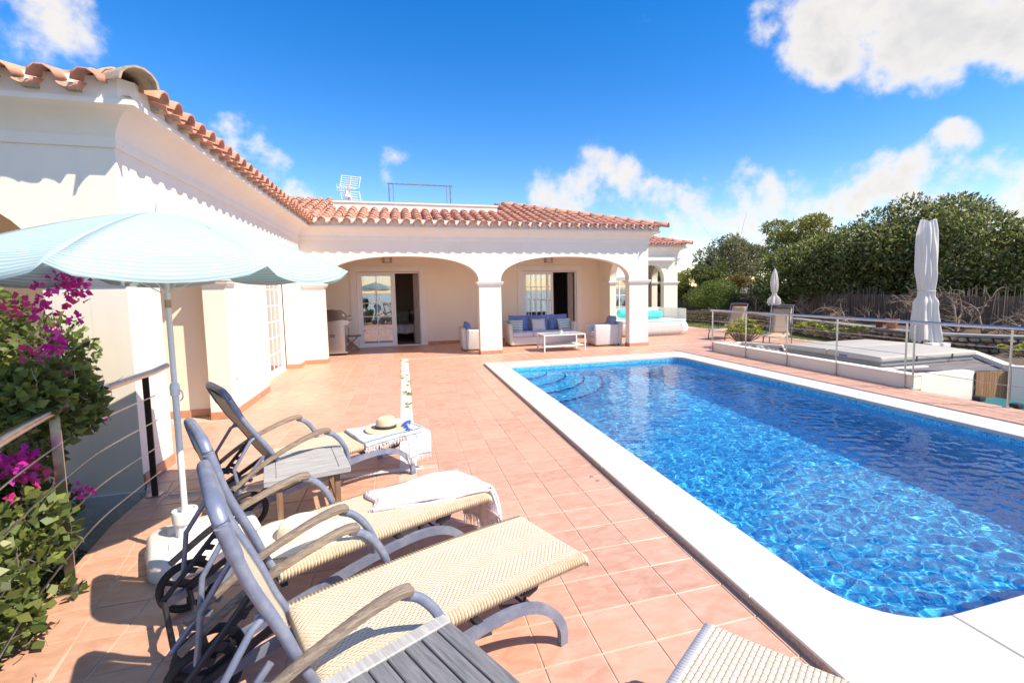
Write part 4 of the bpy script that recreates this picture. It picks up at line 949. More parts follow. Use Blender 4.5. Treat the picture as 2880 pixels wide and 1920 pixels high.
# ------------------------------------------------------------------ sun loungers (local: u along, head at -u; v across; z up)
def build_lounger(label, wick='wicker', recline=0.):
    o = thing('sun_lounger', label, 'sun lounger', group='wicker sun loungers beside the pool', local=True)
    W = .275; L = 1.285
    back = [(0, .34), (-.045, .442), (-.085, .56), (-.125, .66), (-.175, .78), (-.212, .90), (-.238, 1.0), (-.252, 1.058)]
    if recline: back = [(u*math.cos(recline)-(z-.34)*math.sin(recline), .34+(z-.34)*math.cos(recline)+u*math.sin(recline)) for u, z in back]
    bp = bez([(u, 0, z) for u, z in back], 4)
    # seat: woven surface wrapped round two side tubes, slightly crowned
    seat_z = lambda u: .335+.022*math.sin(math.pi*min(1, max(0, u/L)))**.8
    ns = 40; prof = []
    for k in range(13): a = math.pi/2+math.pi*k/12-math.pi/2; prof.append(k)
    sec = [(-W+.016, -.030), (-W-.006, -.022), (-W-.012, -.006), (-W-.004, .010), (-W+.02, .016)]+[(v, .016-.006*math.cos(v/W*1.3)) for v in np.linspace(-W+.06, W-.06, 9)]+[(W-.02, .016), (W+.004, .010), (W+.012, -.006), (W+.006, -.022), (W-.016, -.030)]
    m = MB(); us = [0]+list(np.linspace(.012, L-.03, ns))+[L-.012, L-.002]
    rows = []
    for i, u in enumerate(us):
        dz = -.02 if i in (0,) else (-.008 if i == len(us)-2 else (-.024 if i == len(us)-1 else 0)); rows.append([(u, v, seat_z(u)+z+dz) for v, z in sec])
    for r in rows: m.v.extend(r)
    n = len(sec); m.f = [(i*n+j, i*n+j+1, (i+1)*n+j+1, (i+1)*n+j) for i in range(len(us)-1) for j in range(n-1)]
    arcl = [0]
    for (v0, z0), (v1, z1) in zip(sec[:-1], sec[1:]): arcl.append(arcl[-1]+math.hypot(v1-v0, z1-z0))
    it = {}
    for i, u in enumerate(us):
        for j in range(n): it[tuple(np.round(rows[i][j], 5))] = (u, arcl[j])
    seat = m.build('seat', wick, o, 60, uvf=lambda p: it[tuple(np.round(p, 5))], thick=.006)
    # wrapped strand bindings along both long edges
    for sgn in (-1, 1):
        w = MB(); k = 0; u = .012
        for u in np.arange(.012, L-.02, .0155):
            a = [(u, sgn*(W-.016), seat_z(u)-.033), (u, sgn*(W+.007), seat_z(u)-.026), (u, sgn*(W+.016), seat_z(u)-.006), (u, sgn*(W+.007), seat_z(u)+.013), (u, sgn*(W-.022), seat_z(u)+.0175)]
            w.tube(a, .0066, 5)
        w.build('edge_binding', 'wicker_edge' if wick == 'wicker' else 'lattice_white', seat, 60)
    # backrest: woven panel between two side tubes that run into a padded head roll
    m = MB(); q = bp[1:-4]; nb = len(q); vs = np.linspace(-W+.045, W-.045, 10)
    for p in q:
        for v in vs: m.v.append((p[0]-.012*math.cos(v/W*1.4)-.004, v, p[2]))
    m.f = [(i*10+j, i*10+j+1, (i+1)*10+j+1, (i+1)*10+j) for i in range(nb-1) for j in range(9)]
    m.build('backrest', wick, o, 60, uvf=lambda p: (p[2], p[1]), thick=.012)
    fr = MB(); e = W-.012; cut = bp[-3]; top = bp[-1]; up_ = (top-bp[-2]); up_ /= np.linalg.norm(up_)
    near = [np.array((p[0], -e, p[2])) for p in bp[:-3]]; far = [np.array((p[0], e, p[2])) for p in bp[:-3]]
    def tp(v, d): return np.array((top[0], v, top[2]))-up_*d
    arch = [tp(-e, .07), tp(-e+.012, .03), tp(-e+.045, .004)]+[tp(v, -.006*math.cos(v/W*1.5)) for v in np.linspace(-e+.10, e-.10, 6)]+[tp(e-.045, .004), tp(e-.012, .03), tp(e, .07)]
    path = near+arch+far[::-1]; n1 = len(near); rs = [.0195]*len(path)
    for i in range(len(path)):
        if n1-6 <= i < len(path)-n1+6: rs[i] = .0235
    fr.tube(path, rs, 12); fr.build('back_frame', 'grey_alu', o, 50)
    hd = MB(); a0, a1 = bp[-7], bp[-1]
    hd.grid(lambda a, b: (a0[0]+(a1[0]-a0[0])*a-.004+.018*math.sin(math.pi*a), -W+.03+(2*W-.06)*b, a0[2]+(a1[2]-a0[2])*a), 6, 6)
    hd.build('headrest', 'grey_alu', o, 60, thick=.01)
    # side rails: from the wheel axle up under the seat and down to the front foot
    rail = bez([(-.40, 0, .10), (-.2, 0, .145), (.1, 0, .205), (.4, 0, .262), (.62, 0, .290), (.79, 0, .288), (.92, 0, .250), (1.015, 0, .175), (1.066, 0, .085), (1.07, 0, 0)], 5)
    for s in (-1, 1):
        r = MB(); pts = [(p[0], s*(W+.045), max(p[2], .02)-.002) for p in rail]; n = len(pts); hw, hh = .014, .022
        for i in range(n):
            t = np.array(pts[min(i+1, n-1)])-np.array(pts[max(i-1, 0)]); t /= np.linalg.norm(t); nn = np.array((-t[2], 0, t[0])); c = np.array(pts[i])
            if i == n-1: c = c-np.array((0, 0, c[2])); nn = np.array((1, 0, 0))
            for e, f in ((-1, -1), (1, -1), (1, 1), (-1, 1)): r.v.append(tuple(c+np.array((0, e*hw, 0))+nn*f*hh))
        r.f = [(i*4+j, i*4+(j+1) % 4, (i+1)*4+(j+1) % 4, (i+1)*4+j) for i in range(n-1) for j in range(4)]+[(3, 2, 1, 0), ((n-1)*4, (n-1)*4+1, (n-1)*4+2, (n-1)*4+3)]
        r.build('side_rail', 'grey_alu', o, 35)
        # weathered teak armrest, curved, thick at the front
        ar = bez([(-.37, 0, .30), (-.2, 0, .415), (-.06, 0, .487), (.09, 0, .543), (.2, 0, .575), (.285, 0, .588), (.335, 0, .578)], 5)
        a = MB(); n = len(ar)
        for i, p in enumerate(ar):
            q = i/(n-1); w = .020+.010*q; h = .013+.006*q
            if i == n-1: w *= .55; h *= .5
            t = ar[min(i+1, n-1)]-ar[max(i-1, 0)]; t /= np.linalg.norm(t); nn = np.array((-t[2], 0, t[0]))
            for e, f in ((-1, -.6), (-.6, -1), (.6, -1), (1, -.6), (1, .5), (.6, 1), (-.6, 1), (-1, .5)): a.v.append(tuple(p+np.array((0, s*(W+.035)+e*w, 0))+nn*f*h))
        a.f = [(i*8+j, i*8+(j+1) % 8, (i+1)*8+(j+1) % 8, (i+1)*8+j) for i in range(n-1) for j in range(8)]+[tuple(reversed(range(8))), tuple(range((n-1)*8, n*8))]
        a.build('armrest', 'arm_teak', o, 50)
        # bent tube carrying the armrest
        MB().tube(bez([(.295, s*(W+.035), .572), (.36, s*(W+.037), .535), (.42, s*(W+.042), .46), (.462, s*(W+.045), .36), (.47, s*(W+.045), .275)], 5), .0195, 10, up=(0, 1, 0), flat=.8).build('arm_support', 'grey_alu', o, 60)
        # wheel: rim, hub and three spokes
        cx, cz, wr = -.30, .135, .135; v0 = s*(W+.075)
        t = MB(); t.tube([(cx+(wr-.014)*math.cos(x), v0, cz+(wr-.014)*math.sin(x)) for x in np.linspace(0, 2*math.pi, 28, endpoint=False)], .019, 8, up=(0, 1, 0), flat=1.25, closed=True)
        wl = t.build('wheel', 'black_rubber', o, 60)
        h = MB(); h.tube([(cx, v0-.02, cz), (cx, v0+.02, cz)], .024, 10)
        for x in (.5, 2.6, 4.7): h.bar((cx, v0, cz), (cx+(wr-.02)*math.cos(x), v0, cz+(wr-.02)*math.sin(x)), .018, .026, (0, 1, 0))
        h.build('spokes', 'black_rubber', wl, 40)
        # notched rack and the strut that props the back
        d = np.array((.26, .30)); d = d/np.linalg.norm(d); nrm = np.array((d[1], -d[0])); p0 = np.array((-.40, .17)); poly = []
        T_ = .36
        poly.append(p0-nrm*.006); poly.append(p0+d*T_-nrm*.006)
        for k in range(4, -1, -1):
            b = p0+d*(.05+k*.062); poly += [b+d*.05+nrm*.008, b+d*.056+nrm*.04, b+d*.028+nrm*.042, b+d*.02+nrm*.014]
        poly.append(p0+nrm*.008)
        vv = s*(W-.045); rk = MB().extrude([(x, vv-.004, z) for x, z in poly], (0, .008, 0)); e0, e1 = p0-d*.03, p0+d*(T_+.05)
        rk.tube([(e0[0], vv, e0[1]), (e1[0], vv, e1[1])], .013, 8); rk.build('recline_rack', 'grey_alu' if s < 0 else 'dark_alu', o, 40)
        bi = bp[int(len(bp)*.42)]; st = MB().tube([(bi[0]-.02, s*(W-.02), bi[2]), (bi[0]-.055, s*(W-.01), bi[2]-.02), (bi[0]-.17, s*(W-.005), bi[2]-.2), (-.32, s*(W+.0), .25)], .0125, 8)
        st.obox((bi[0]-.02, s*(W-.03), bi[2]), ((1, 0, 0), (0, 1, 0), (0, 0, 1)), (.05, .012, .03)); st.build('strut', 'grey_alu', o, 50)
    cr = MB(); cr.tube([(-.30, -W-.09, .135), (-.30, W+.09, .135)], .012, 8); cr.bar((.62, -W-.04, .305), (.62, W+.04, .305), .03, .02); cr.bar((-.30, -W-.03, .14), (-.02, -W+.02, .31), .02, .03); cr.bar((-.30, W+.03, .14), (-.02, W-.02, .31), .02, .03); cr.bar((.02, -W-.03, .30), (.02, W+.03, .30), .03, .02); cr.tube([(-.41, -W+.04, .15), (-.41, W-.04, .15)], .013, 8)
    cr.build('cross_bar', 'dark_alu', o, 40)
    # hinged foot end prop under the seat
    fp = MB()
    for s in (-1, 1):
        fp.tube([(.78, s*.2, .31), (.80, s*.2, .24), (.93, s*.2, .20), (.96, s*.2, .30)], .009, 8); fp.extrude([(.90, s*.24-.003, .315), (1.0, s*.24-.003, .31), (.98, s*.24-.003, .27), (.93, s*.24-.003, .255), (.88, s*.24-.003, .28)], (0, .006, 0))
    fp.tube([(.93, -.2, .20), (.93, .2, .20)], .008, 8); fp.build('foot_prop', 'dark_alu', o, 40)
    return o
LG = [((-.436, 1.95), 22.5, 'wicker sun lounger with empty seat beside the grey slatted table'), ((-.757, 2.73), 26.5, 'wicker sun lounger with pink towel and cream hat on its seat'), ((-1.06, 4.27), 30, 'wicker sun lounger with blue towel and straw hat on its seat')]
lounge = []
for k, (c, a, lab) in enumerate(LG):
    lo = build_lounger(lab, 'wicker', .17 if k == 2 else 0.); lo.location = (*c, 0); lo.rotation_euler = (0, 0, R(a)); lounge.append(lo)
lo4 = build_lounger('pale wicker sun lounger with its foot end close to the pool coping', 'wicker_pale'); lo4.location = (.27, .60, 0); lo4.rotation_euler = (0, 0, R(36))

def LW(k, u, v, z):                           # lounger k local -> world
    c, a, _ = LG[k]; ca, sa = math.cos(R(a)), math.sin(R(a)); return np.array((c[0]+u*ca-v*sa, c[1]+u*sa+v*ca, z))
# ------------------------------------------------------------------ towels and hats
def fringe(mb, pts, dirs, l, rr):
    for p, d in zip(pts, dirs):
        p = np.array(p); d = np.array(d, float); j = np.array((rr.gauss(0, .1), rr.gauss(0, .1), 0)); e = p+(d+j)*l*rr.uniform(.7, 1.1); mid = (p+e)/2+np.array((rr.gauss(0, .004), rr.gauss(0, .004), .002)); mb.tube([p, mid, e], [.0028, .0024, .0014], 4)
def build_towels():
    rr = random.Random(5)
    t = thing('pink_towel', 'pale pink waffle towel with white fringe draped over the lounger foot end', 'towel', LW(1, 1.0, 0, .35))
    def laid(k, st, zoff, amp, seed, L=1.285, W=.285):
        def pos(s, q):
            u, v, z = s, q, .353+zoff
            if s > L: d = s-L; u = L+.05*(1-math.exp(-d*14)); z -= max(0, d-.03)+.0
            elif s > L-.05: z -= .25*(s-L+.05)**2/.05
            if q < -W: d = -W-q; v = -W-.05*(1-math.exp(-d*14)); z -= max(0, d-.03)
            z += amp*noise.noise((s*4+seed, q*4, seed))+amp*.35*noise.noise((s*11, q*11, 3+seed))
            if s > L: u += .02*math.sin(q*26+seed)*min(1, (s-L)*5)
            if q < -W: v += .02*math.sin(s*26+seed)*min(1, (-W-q)*5)
            return LW(k, u, v, max(z, .03))
        return lambda a, b: pos(*st(a, b))
    def sheet(st, zoff, amp, seed, nm, m, par, th, k=1, nu=70, nv=44):
        UVm = {}; P = laid(k, st, zoff, amp, seed); mb = MB()
        def f(a, b): p = P(a, b); UVm[tuple(np.round(p, 5))] = st(a, b); return p
        mb.grid(f, nu, nv); mb.build(nm, m, par, 80, uvf=lambda p: UVm.get(tuple(np.round(p, 5)), (p[0], p[1])), thick=th); return P
    fr = MB(); ends = []
    for w0, w1, p1, z, sd, nm in ((-.21, .20, 1.02, .034, 2, 'towel_cloth'), (-.215, .19, .95, .016, 4, 'towel_fold')):
        st = lambda a, b, w0=w0, w1=w1, p1=p1: (.64+(p1*a)*.955+(w0+(w1-w0)*b)*.28+.035*math.sin(b*5), .115-(p1*a)*.20+(w0+(w1-w0)*b)*(.62+.38*min(1, a*2.2)))
        P = sheet(st, z, .016, sd, nm, 'towel_pink', t, .017); ends.append(P)
        for q in np.linspace(0, 1, 64):
            p = P(1, q); d = p-P(.96, q); d /= np.linalg.norm(d)+1e-9; fringe(fr, [p], [d*.8+np.array((rr.gauss(.06, .1), rr.gauss(-.03, .1), -.35))], .085, rr)
    for q in np.linspace(.55, 1, 40): fringe(fr, [ends[0](q, 1)], [(.35, .35, -.5)], .05, rr)
    fr.build('towel_fringe', 'fringe_white', t, 60)
    # folded bight at the near-left end
    MB().tube([ends[0](0.0, q)+np.array((-.004, 0, -.010)) for q in np.linspace(0, 1, 20)], .017, 8).build('towel_edge', 'towel_pink', t, 60, uvf=lambda p: (p[0], p[1]))
    lab = MB(); p = ends[1](.93, .04); lab.obox(p+np.array((-.02, -.03, -.03)), ((.5, .3, -.6), (.5, -.8, 0), (0, .3, 1)), (.12, .05, .002)); lab.build('towel_label', 'fringe_white', t)
    b = thing('blue_towel', 'blue and white checked towel with white fringe on the lounger seat', 'towel', LW(2, .95, 0, .35))
    st = lambda a, b: (.66+.56*a+.06*(b-.5), -.33+.57*b)
    P = sheet(st, .030, .014, 7, 'towel_cloth', 'towel_blue', b, .026, 2)
    st3 = lambda a, b: (1.02+.235*a-.10*(.5-b)*0+.06*b, -.52+.62*b)
    P3 = sheet(st3, .012, .012, 9, 'towel_fold', 'towel_blue', b, .012, 2)
    fr = MB(); ed = MB()
    for q in np.linspace(0, 1, 90): fringe(fr, [P(q, 0)], [(.1, -.3, -.8)], .07, rr)
    for q in np.linspace(0, 1, 50): fringe(fr, [P3(q, 0)], [(0, -.1, -1)], .06, rr)
    for q in np.linspace(0, .75, 60): fringe(fr, [P3(0, q)], [(-.35, -.1, -.8)], .055, rr)
    fr.build('towel_fringe', 'fringe_white', b, 60)
    ed.tube([P(q, .07)+np.array((0, 0, .014)) for q in np.linspace(0, 1, 40)], .005, 5); ed.tube([P(q, .12)+np.array((0, 0, .014)) for q in np.linspace(0, 1, 40)], .002, 5); ed.build('towel_stripe', 'towel_blue_edge', b, 60)
    # crocheted blue trim lying beside the hat
    c0 = LW(2, 1.06, -.13, .40); y = MB(); path = bez([LW(2, 1.22, -.02, .405), LW(2, 1.17, -.08, .415), LW(2, 1.11, -.13, .415), LW(2, 1.09, -.21, .405), LW(2, 1.10, -.30, .36)], 6)
    for p in path:
        for q in range(26):
            d = np.array((rr.gauss(0, 1), rr.gauss(0, 1), rr.gauss(0, .6))); d /= np.linalg.norm(d); s = p+d*rr.uniform(.0, .022); e = d*.012; y.tube([s, s+e], [.0035, .002], 4)
    y.tube(path, .011, 6); y = y.build('blue_crochet_trim', 'blue_yarn', None, 60); tag(y, 'curled bright blue crochet trim lying on the checked towel', 'crochet trim')
    # straw hat with dark band
    c = LW(2, .96, -.05, .412); h = thing('straw_hat', 'straw sun hat with a dark band lying on the blue towel', 'hat', tuple(c))
    br = MB(); 
    def brim(a, q):
        th = 2*math.pi*a; r = .085+.105*q*(1+.10*math.cos(th-.4)); return c+np.array((r*math.cos(th)*1.06, r*math.sin(th), .012*q*q*math.cos(2*th)+.006*math.sin(3*th)*q-.008*q))
    br.grid(brim, 48, 8); br.build('brim', 'straw', h, 80, thick=.004)
    cr = MB(); N = 36
    for k, (r, z) in enumerate(((.088, .0), (.089, .03), (.086, .055), (.080, .078), (.072, .096), (.055, .103), (.03, .095), (.0, .088))):
        for i in range(N):
            th = 2*math.pi*i/N; rx = r*(1.05); dent = -.014*math.exp(-((math.sin(th)*r)/.018)**2) if k >= 5 else 0; cr.v.append(tuple(c+np.array((rx*math.cos(th), r*math.sin(th)*.95, z+dent+(.006*math.sin(th+1) if k > 3 else 0)))))
    cr.f = [(k*N+i, k*N+(i+1) % N, (k+1)*N+(i+1) % N, (k+1)*N+i) for k in range(7) for i in range(N)]; cr.build('crown', 'straw', h, 80)
    bd = MB(); N = 40
    for z in (.002, .03):
        for i in range(N): th = 2*math.pi*i/N; bd.v.append(tuple(c+np.array((.0945*math.cos(th), .0865*math.sin(th), z))))
    bd.f = [(i, (i+1) % N, N+(i+1) % N, N+i) for i in range(N)]; bd.build('hat_band', 'hat_band', h, 80, thick=.003)
    # cream hat with creased crown on the middle lounger
    c = LW(1, .20, .03, .36); h = thing('cream_hat', 'floppy cream sun hat lying crown up between the lounger armrests', 'hat', tuple(c))
    br = MB()
    def brim2(a, q):
        th = 2*math.pi*a; r = .10+.15*q*(1+.06*math.cos(2*th)); return c+np.array((r*math.cos(th)*1.05, r*math.sin(th)*.98, .004+.010*q*q*math.cos(2*th+1)+.006*math.sin(3*th)*q))
    br.grid(brim2, 48, 8); br.build('brim', 'straw_white', h, 80, thick=.004)
    cr = MB(); N = 36
    for k, (r, z) in enumerate(((.115, .0), (.113, .035), (.105, .065), (.09, .085), (.065, .095), (.03, .096), (.0, .096))):
        for i in range(N):
            th = 2*math.pi*i/N; x, y_ = r*1.1*math.cos(th), r*math.sin(th); dent = -.02*math.exp(-((x*.5-y_*.86)/.018)**2) if k >= 3 else 0; cr.v.append(tuple(c+np.array((x, y_, z+dent))))
    cr.f = [(k*N+i, k*N+(i+1) % N, (k+1)*N+(i+1) % N, (k+1)*N+i) for k in range(6) for i in range(N)]; cr.build('crown', 'straw_white', h, 80)
build_towels()

# ------------------------------------------------------------------ tables
def build_side_table(name, label, corners, z, slat_axis, m_slat, m_end, nsl, h=.03):
    """folding teak table; corners far-left, far-right, near-right, near-left (world xy)"""
    P = [np.array((*c, 0.)) for c in corners]; c = sum(P)/4; ex = (P[1]+P[2]-P[0]-P[3])/2; ey = (P[0]+P[1]-P[2]-P[3])/2; lx, ly = np.linalg.norm(ex), np.linalg.norm(ey); rz = math.atan2(ex[1], ex[0])
    t = thing(name, label, 'table', tuple(c), rz, None, True); ew = .075
    if slat_axis == 'x':                      # slats run along local x, end boards at both x ends
        for s in (-1, 1): MB().rbox(s*(lx/2-ew/2)-ew/2, s*(lx/2-ew/2)+ew/2, -ly/2+.045, ly/2-.045, z-h, z-.0005, .003, 1).build('end_board', m_end, t)
        for s in (-1, 1): MB().rbox(-lx/2, lx/2, s*(ly/2-.022)-.022, s*(ly/2-.022)+.022, z-h-.012, z, .004, 1).build('side_board', m_slat, t)
        a0, a1 = -ly/2+.046, ly/2-.046; w = (a1-a0)/nsl
        for k in range(nsl): MB().rbox(-lx/2+ew+.002, lx/2-ew-.002, a0+k*w+.0015, a0+(k+1)*w-.0015, z-.022, z-.003+random.uniform(-.001, .001), .003, 1).build('slat', m_slat, t)
    else:
        MB().rbox(-lx/2, lx/2, ly/2-.06, ly/2, z-h, z, .004, 1).build('end_board', m_end, t)
        MB().rbox(-lx/2, lx/2, -ly/2, -ly/2+.06, z-h, z, .004, 1).build('end_board', m_end, t)
        w = lx/nsl
        for k in range(nsl): MB().rbox(-lx/2+k*w+.003, -lx/2+(k+1)*w-.003, -ly/2+.062, ly/2-.062, z-.024, z-.003+random.uniform(-.0015, .0015), .003, 1).build('slat', m_slat, t)
        MB().box(-lx/2+.02, lx/2-.02, -.02, .02, z-.05, z-.026).build('batten', 'teak_leg', t)
    for s in (-1, 1):
        for q in (-1, 1): MB().rbox(s*(lx/2-.09)-.02, s*(lx/2-.09)+.02, q*(ly/2-.07)-.016, q*(ly/2-.07)+.016, .0, z-h-.001, .003, 1).build('leg', 'teak_leg', t)
        MB().box(s*(lx/2-.09)-.012, s*(lx/2-.09)+.012, -ly/2+.088, ly/2-.088, .12, .16).build('rail', 'teak_leg', t)
        MB().box(s*(lx/2-.09)-.0125, s*(lx/2-.09)+.0125, -ly/2+.088, ly/2-.088, z-h-.05, z-h-.002).build('apron', 'teak_leg', t)
    return t
zt = .42; TC = [(540+x*.2551, 980+y*.2551) for x, y in ((820, 1180), (1650, 1045), (1730, 1300), (755, 1480))]
build_side_table('side_table', 'small weathered grey teak table between the two farther wicker loungers', [gz(*p, zt)[:2] for p in TC], zt, 'x', 'grey_teak_x', 'grey_teak_x', 6)
zt = .44; A = gz(1245, 1722, zt)[:2]; Bp = gz(1475, 1920, zt)[:2]; d2 = (Bp-A)/np.linalg.norm(Bp-A); d1 = np.array((d2[1], -d2[0]))
A = A+.0*d1; LX, LY = .60, .62
build_side_table('slatted_table', 'dark grey slatted teak table with an end board coloured sunlit pale beside the empty lounger', [A+d1*LX, A, A+d2*LY, A+d1*LX+d2*LY], zt, 'y', 'grey_teak_y', 'teak_end_lit', 9)

# ------------------------------------------------------------------ wicker seats under the arcade
def shell_wall(mb, pts_out, z0, z1, t):
    pass
def wicker_tub(o, x0, x1, y0, y1, h, seat, t, front, mname='wicker_white'):
    """tub seat: rounded base block and a raised rim on three sides; front = '-y' or '-x'/'+x' is the open side"""
    def uvf(p): return (p[0]+p[1], p[2])
    def taper(mb, zc=.0):
        for k, (x, y, z) in enumerate(mb.v):
            f = 1-.07*max(0, 1-z/.5); cx, cy = (x0+x1)/2, (y0+y1)/2; mb.v[k] = (cx+(x-cx)*f, cy+(y-cy)*f, z)
        return mb
    taper(MB().rbox(x0+.02, x1-.02, y0+.02, y1-.02, .03, seat, .05, 3)).build('base', mname, o, 50, uvf)
    g = .0
    if front == '-y': arms = ((x0, x0+t, y0, y1-t), (x1-t, x1, y0, y1-t)); bk = (x0, x1, y1-t, y1)
    elif front == '-x': arms = ((x0, x1-t, y0, y0+t), (x0, x1-t, y1-t, y1)); bk = (x1-t, x1, y0, y1)
    else: arms = ((x0+t, x1, y0, y0+t), (x0+t, x1, y1-t, y1)); bk = (x0, x0+t, y0, y1)
    for a in arms: taper(MB().rbox(*a, .03, h, .045, 3)).build('arm', mname, o, 50, uvf)
    taper(MB().rbox(*bk, .031, h+.06, .045, 3)).build('backrest', mname, o, 50, uvf)
    for x, y in ((x0+.1, y0+.1), (x1-.1, y0+.1), (x0+.1, y1-.1), (x1-.1, y1-.1)): MB().tube([(x, y, 0), (x, y, .05)], .025, 8).build('foot', 'dark_alu', o, 40)
def build_lounge():
    s = thing('wicker_sofa', 'white wicker three seat sofa with pale blue seat cushions under the arcade', 'sofa', (4.08, 14.3, 0))
    x0, x1, y0, y1 = 2.97, 5.19, 13.84, 14.72; wicker_tub(s, x0, x1, y0, y1, .68, .29, .13, '-y')
    w = (x1-x0-.28)/3
    for k in range(3): MB().rbox(x0+.14+k*w+.004, x0+.14+(k+1)*w-.004, y0+.02, y1-.14, .293, .425, .035, 3).build('seat_cushion', 'cushion_pale', s, 60)
    for k in range(3):
        c = pillow((x0+.14+(k+.5)*w, y1-.25, .66), w-.01, .50, .2, R(76), R((2, -2, 3)[k]), 'cushion_blue', s, 'back_cushion')
    for x, y, m, rz, lab in ((x0+.30, y0+.30, 'cushion_stripe', R(-22), 'teal and white striped cushion at the pillar end of the sofa'), (4.02, y0+.40, 'cushion_cream', R(0), 'plain off white cushion in the middle of the sofa'), (x1-.36, y0+.34, 'cushion_stripe', R(10), 'teal and white striped cushion beside the sofa arm near the armchair')):
        tag(pillow((x, y, .60), .43, .40, .13, R(68), rz, m, None, 'cushion'), lab, 'cushion')
    a = thing('wicker_armchair', 'white wicker armchair turned sideways with slate blue back cushion', 'armchair', (5.76, 13.2, 0))
    wicker_tub(a, 5.32, 6.22, 12.84, 13.62, .64, .28, .12, '-x'); MB().rbox(5.34, 6.09, 12.97, 13.49, .283, .42, .035, 3).build('seat_cushion', 'cushion_pale', a, 60)
    pillow((5.98, 13.22, .66), .5, .45, .19, R(74), R(-88), 'cushion_slate', a, 'back_cushion')
    b = thing('wicker_armchair', 'white wicker armchair seen from behind beside the middle pillar', 'armchair', (1.98, 13.7, 0))
    wicker_tub(b, 1.54, 2.42, 13.36, 14.14, .60, .28, .12, '+x'); MB().rbox(1.67, 2.40, 13.49, 14.01, .283, .42, .035, 3).build('seat_cushion', 'cushion_pale', b, 60)
    pillow((1.76, 13.75, .60), .5, .45, .19, R(72), R(88), 'cushion_blue', b, 'back_cushion')
    # low table with a candle
    t = thing('coffee_table', 'white metal coffee table with frosted glass top and lower shelf', 'table', (4.2, 12.6, 0)); x0, x1, y0, y1, h = 3.60, 4.80, 12.25, 12.97, .467
    f = MB(); f.rbox(x0, x1, y0, y0+.035, h-.03, h, .004, 1); f.rbox(x0, x1, y1-.035, y1, h-.03, h, .004, 1); f.rbox(x0, x0+.035, y0+.036, y1-.036, h-.03, h, .004, 1); f.rbox(x1-.035, x1, y0+.036, y1-.036, h-.03, h, .004, 1); f.build('frame', 'white_metal', t)
    MB().box(x0+.035, x1-.035, y0+.035, y1-.035, h-.012, h-.003).build('table_top', 'table_glass', t)
    MB().rbox(x0+.02, x1-.02, y0+.02, y1-.02, .13, .16, .004, 1).build('shelf', 'white_metal', t)
    for x in (x0, x1-.035):
        for y in (y0, y1-.035): MB().rbox(x, x+.035, y, y+.035, 0, h-.031, .003, 1).build('leg', 'white_metal', t)
    c = thing('candle', 'small candle in a glass jar on the white coffee table', 'candle', (4.24, 12.72, h)); MB().lathe([(.035, 0), (.038, .004), (.038, .07), (.036, .07), (.034, .05), (0, .05)], (4.24, 12.72, h), 16).build('jar', 'white_plastic', c, 40); MB().lathe([(.03, .05), (.03, .10), (.0, .11)], (4.24, 12.72, h), 12).build('wax', 'terracotta_pot', c, 40)
    # daybed woven like a lattice
    d = thing('woven_daybed', 'white lattice woven daybed with turquoise bolsters in front of the far wing', 'daybed', (8.7, 15.6, 0)); x0, x1, y0, y1 = 7.25, 9.74, 14.96, 16.6
    def dshape(a, z):                          # plan outline of the base, bulging with height
        b = .10*math.sin(math.pi*min(1, z/.5))+.03; X0, X1, Y0, Y1 = x0-b, x1+b, y0-b, y1+b; r = .35; per = rounded_inner(X0, X1, Y0, Y1, (r, r, r, r), 6); n = len(per)
        q = a*n; i = int(q) % n; f = q-int(q); p, s_ = per[i], per[(i+1) % n]; return (p[0]+(s_[0]-p[0])*f, p[1]+(s_[1]-p[1])*f, z)
    for nm, cnt, hor in (('horizontal_strands', 16, True), ('vertical_strands', 230, False)):
        m = MB()
        if hor:
            for k in range(cnt): m.tube([dshape(i/112, .03+.44*k/(cnt-1)) for i in range(112)], .010, 5, closed=True)
        else:
            for k in range(cnt): m.tube([dshape(k/cnt, z) for z in (.02, .12, .25, .38, .475)], .0085, 5)
        m.build(nm, 'lattice_white', d, 60, kind='stuff')
    MB().rbox(x0-.04, x1+.04, y0-.04, y1+.04, .03, .46, .1, 3).build('liner', 'wicker_white', d, 60, uvf=lambda p: (p[0]+p[1], p[2]))
    MB().rbox(x0+.02, x1-.02, y0+.0, y1-.05, .462, .55, .04, 3).build('mattress', 'turquoise_pale', d, 60)
    bk = MB()
    for k in range(14):
        z = .5+.03*k; r_ = .0; bk.tube([(x1+.06, y0+.15, z), (x1+.10, y0+.8, z+.02), (x1-.1, y1+.05, z+.03), (x0+.6, y1+.1, z+.03), (x0, y1+.05, z)], .012, 5)
    for k in range(70):
        q = k/69; pth = bez([(x1+.06, y0+.15, 0), (x1+.10, y0+.8, 0), (x1-.1, y1+.05, 0), (x0+.6, y1+.1, 0), (x0, y1+.05, 0)], 12); p = pth[int(q*(len(pth)-1))]; bk.tube([(p[0], p[1], .46), (p[0], p[1], .92)], .010, 5)
    bk.build('back_lattice', 'lattice_white', d, 60, kind='stuff')
    for (p0, p1, r_, lab) in (((8.35, 15.55, .70), (9.2, 15.75, .70), .16, 'large turquoise bolster cushion on the woven daybed'), ((7.6, 16.2, .76), (8.2, 16.2, .76), .18, 'turquoise bolster cushion on the daybed behind the right pillar')):
        b = MB(); p0, p1 = np.array(p0), np.array(p1); n = 14; b.tube([p0+(p1-p0)*q for q in np.linspace(0, 1, n)], [r_*(.35+.65*math.sin(math.pi*min(1, max(.06, q*1.0)))**.3) if 0 < q < 1 else r_*.3 for q in np.linspace(0, 1, n)], 16); tag(b.build('bolster', 'turquoise', None, 60), lab, 'cushion')
build_lounge()

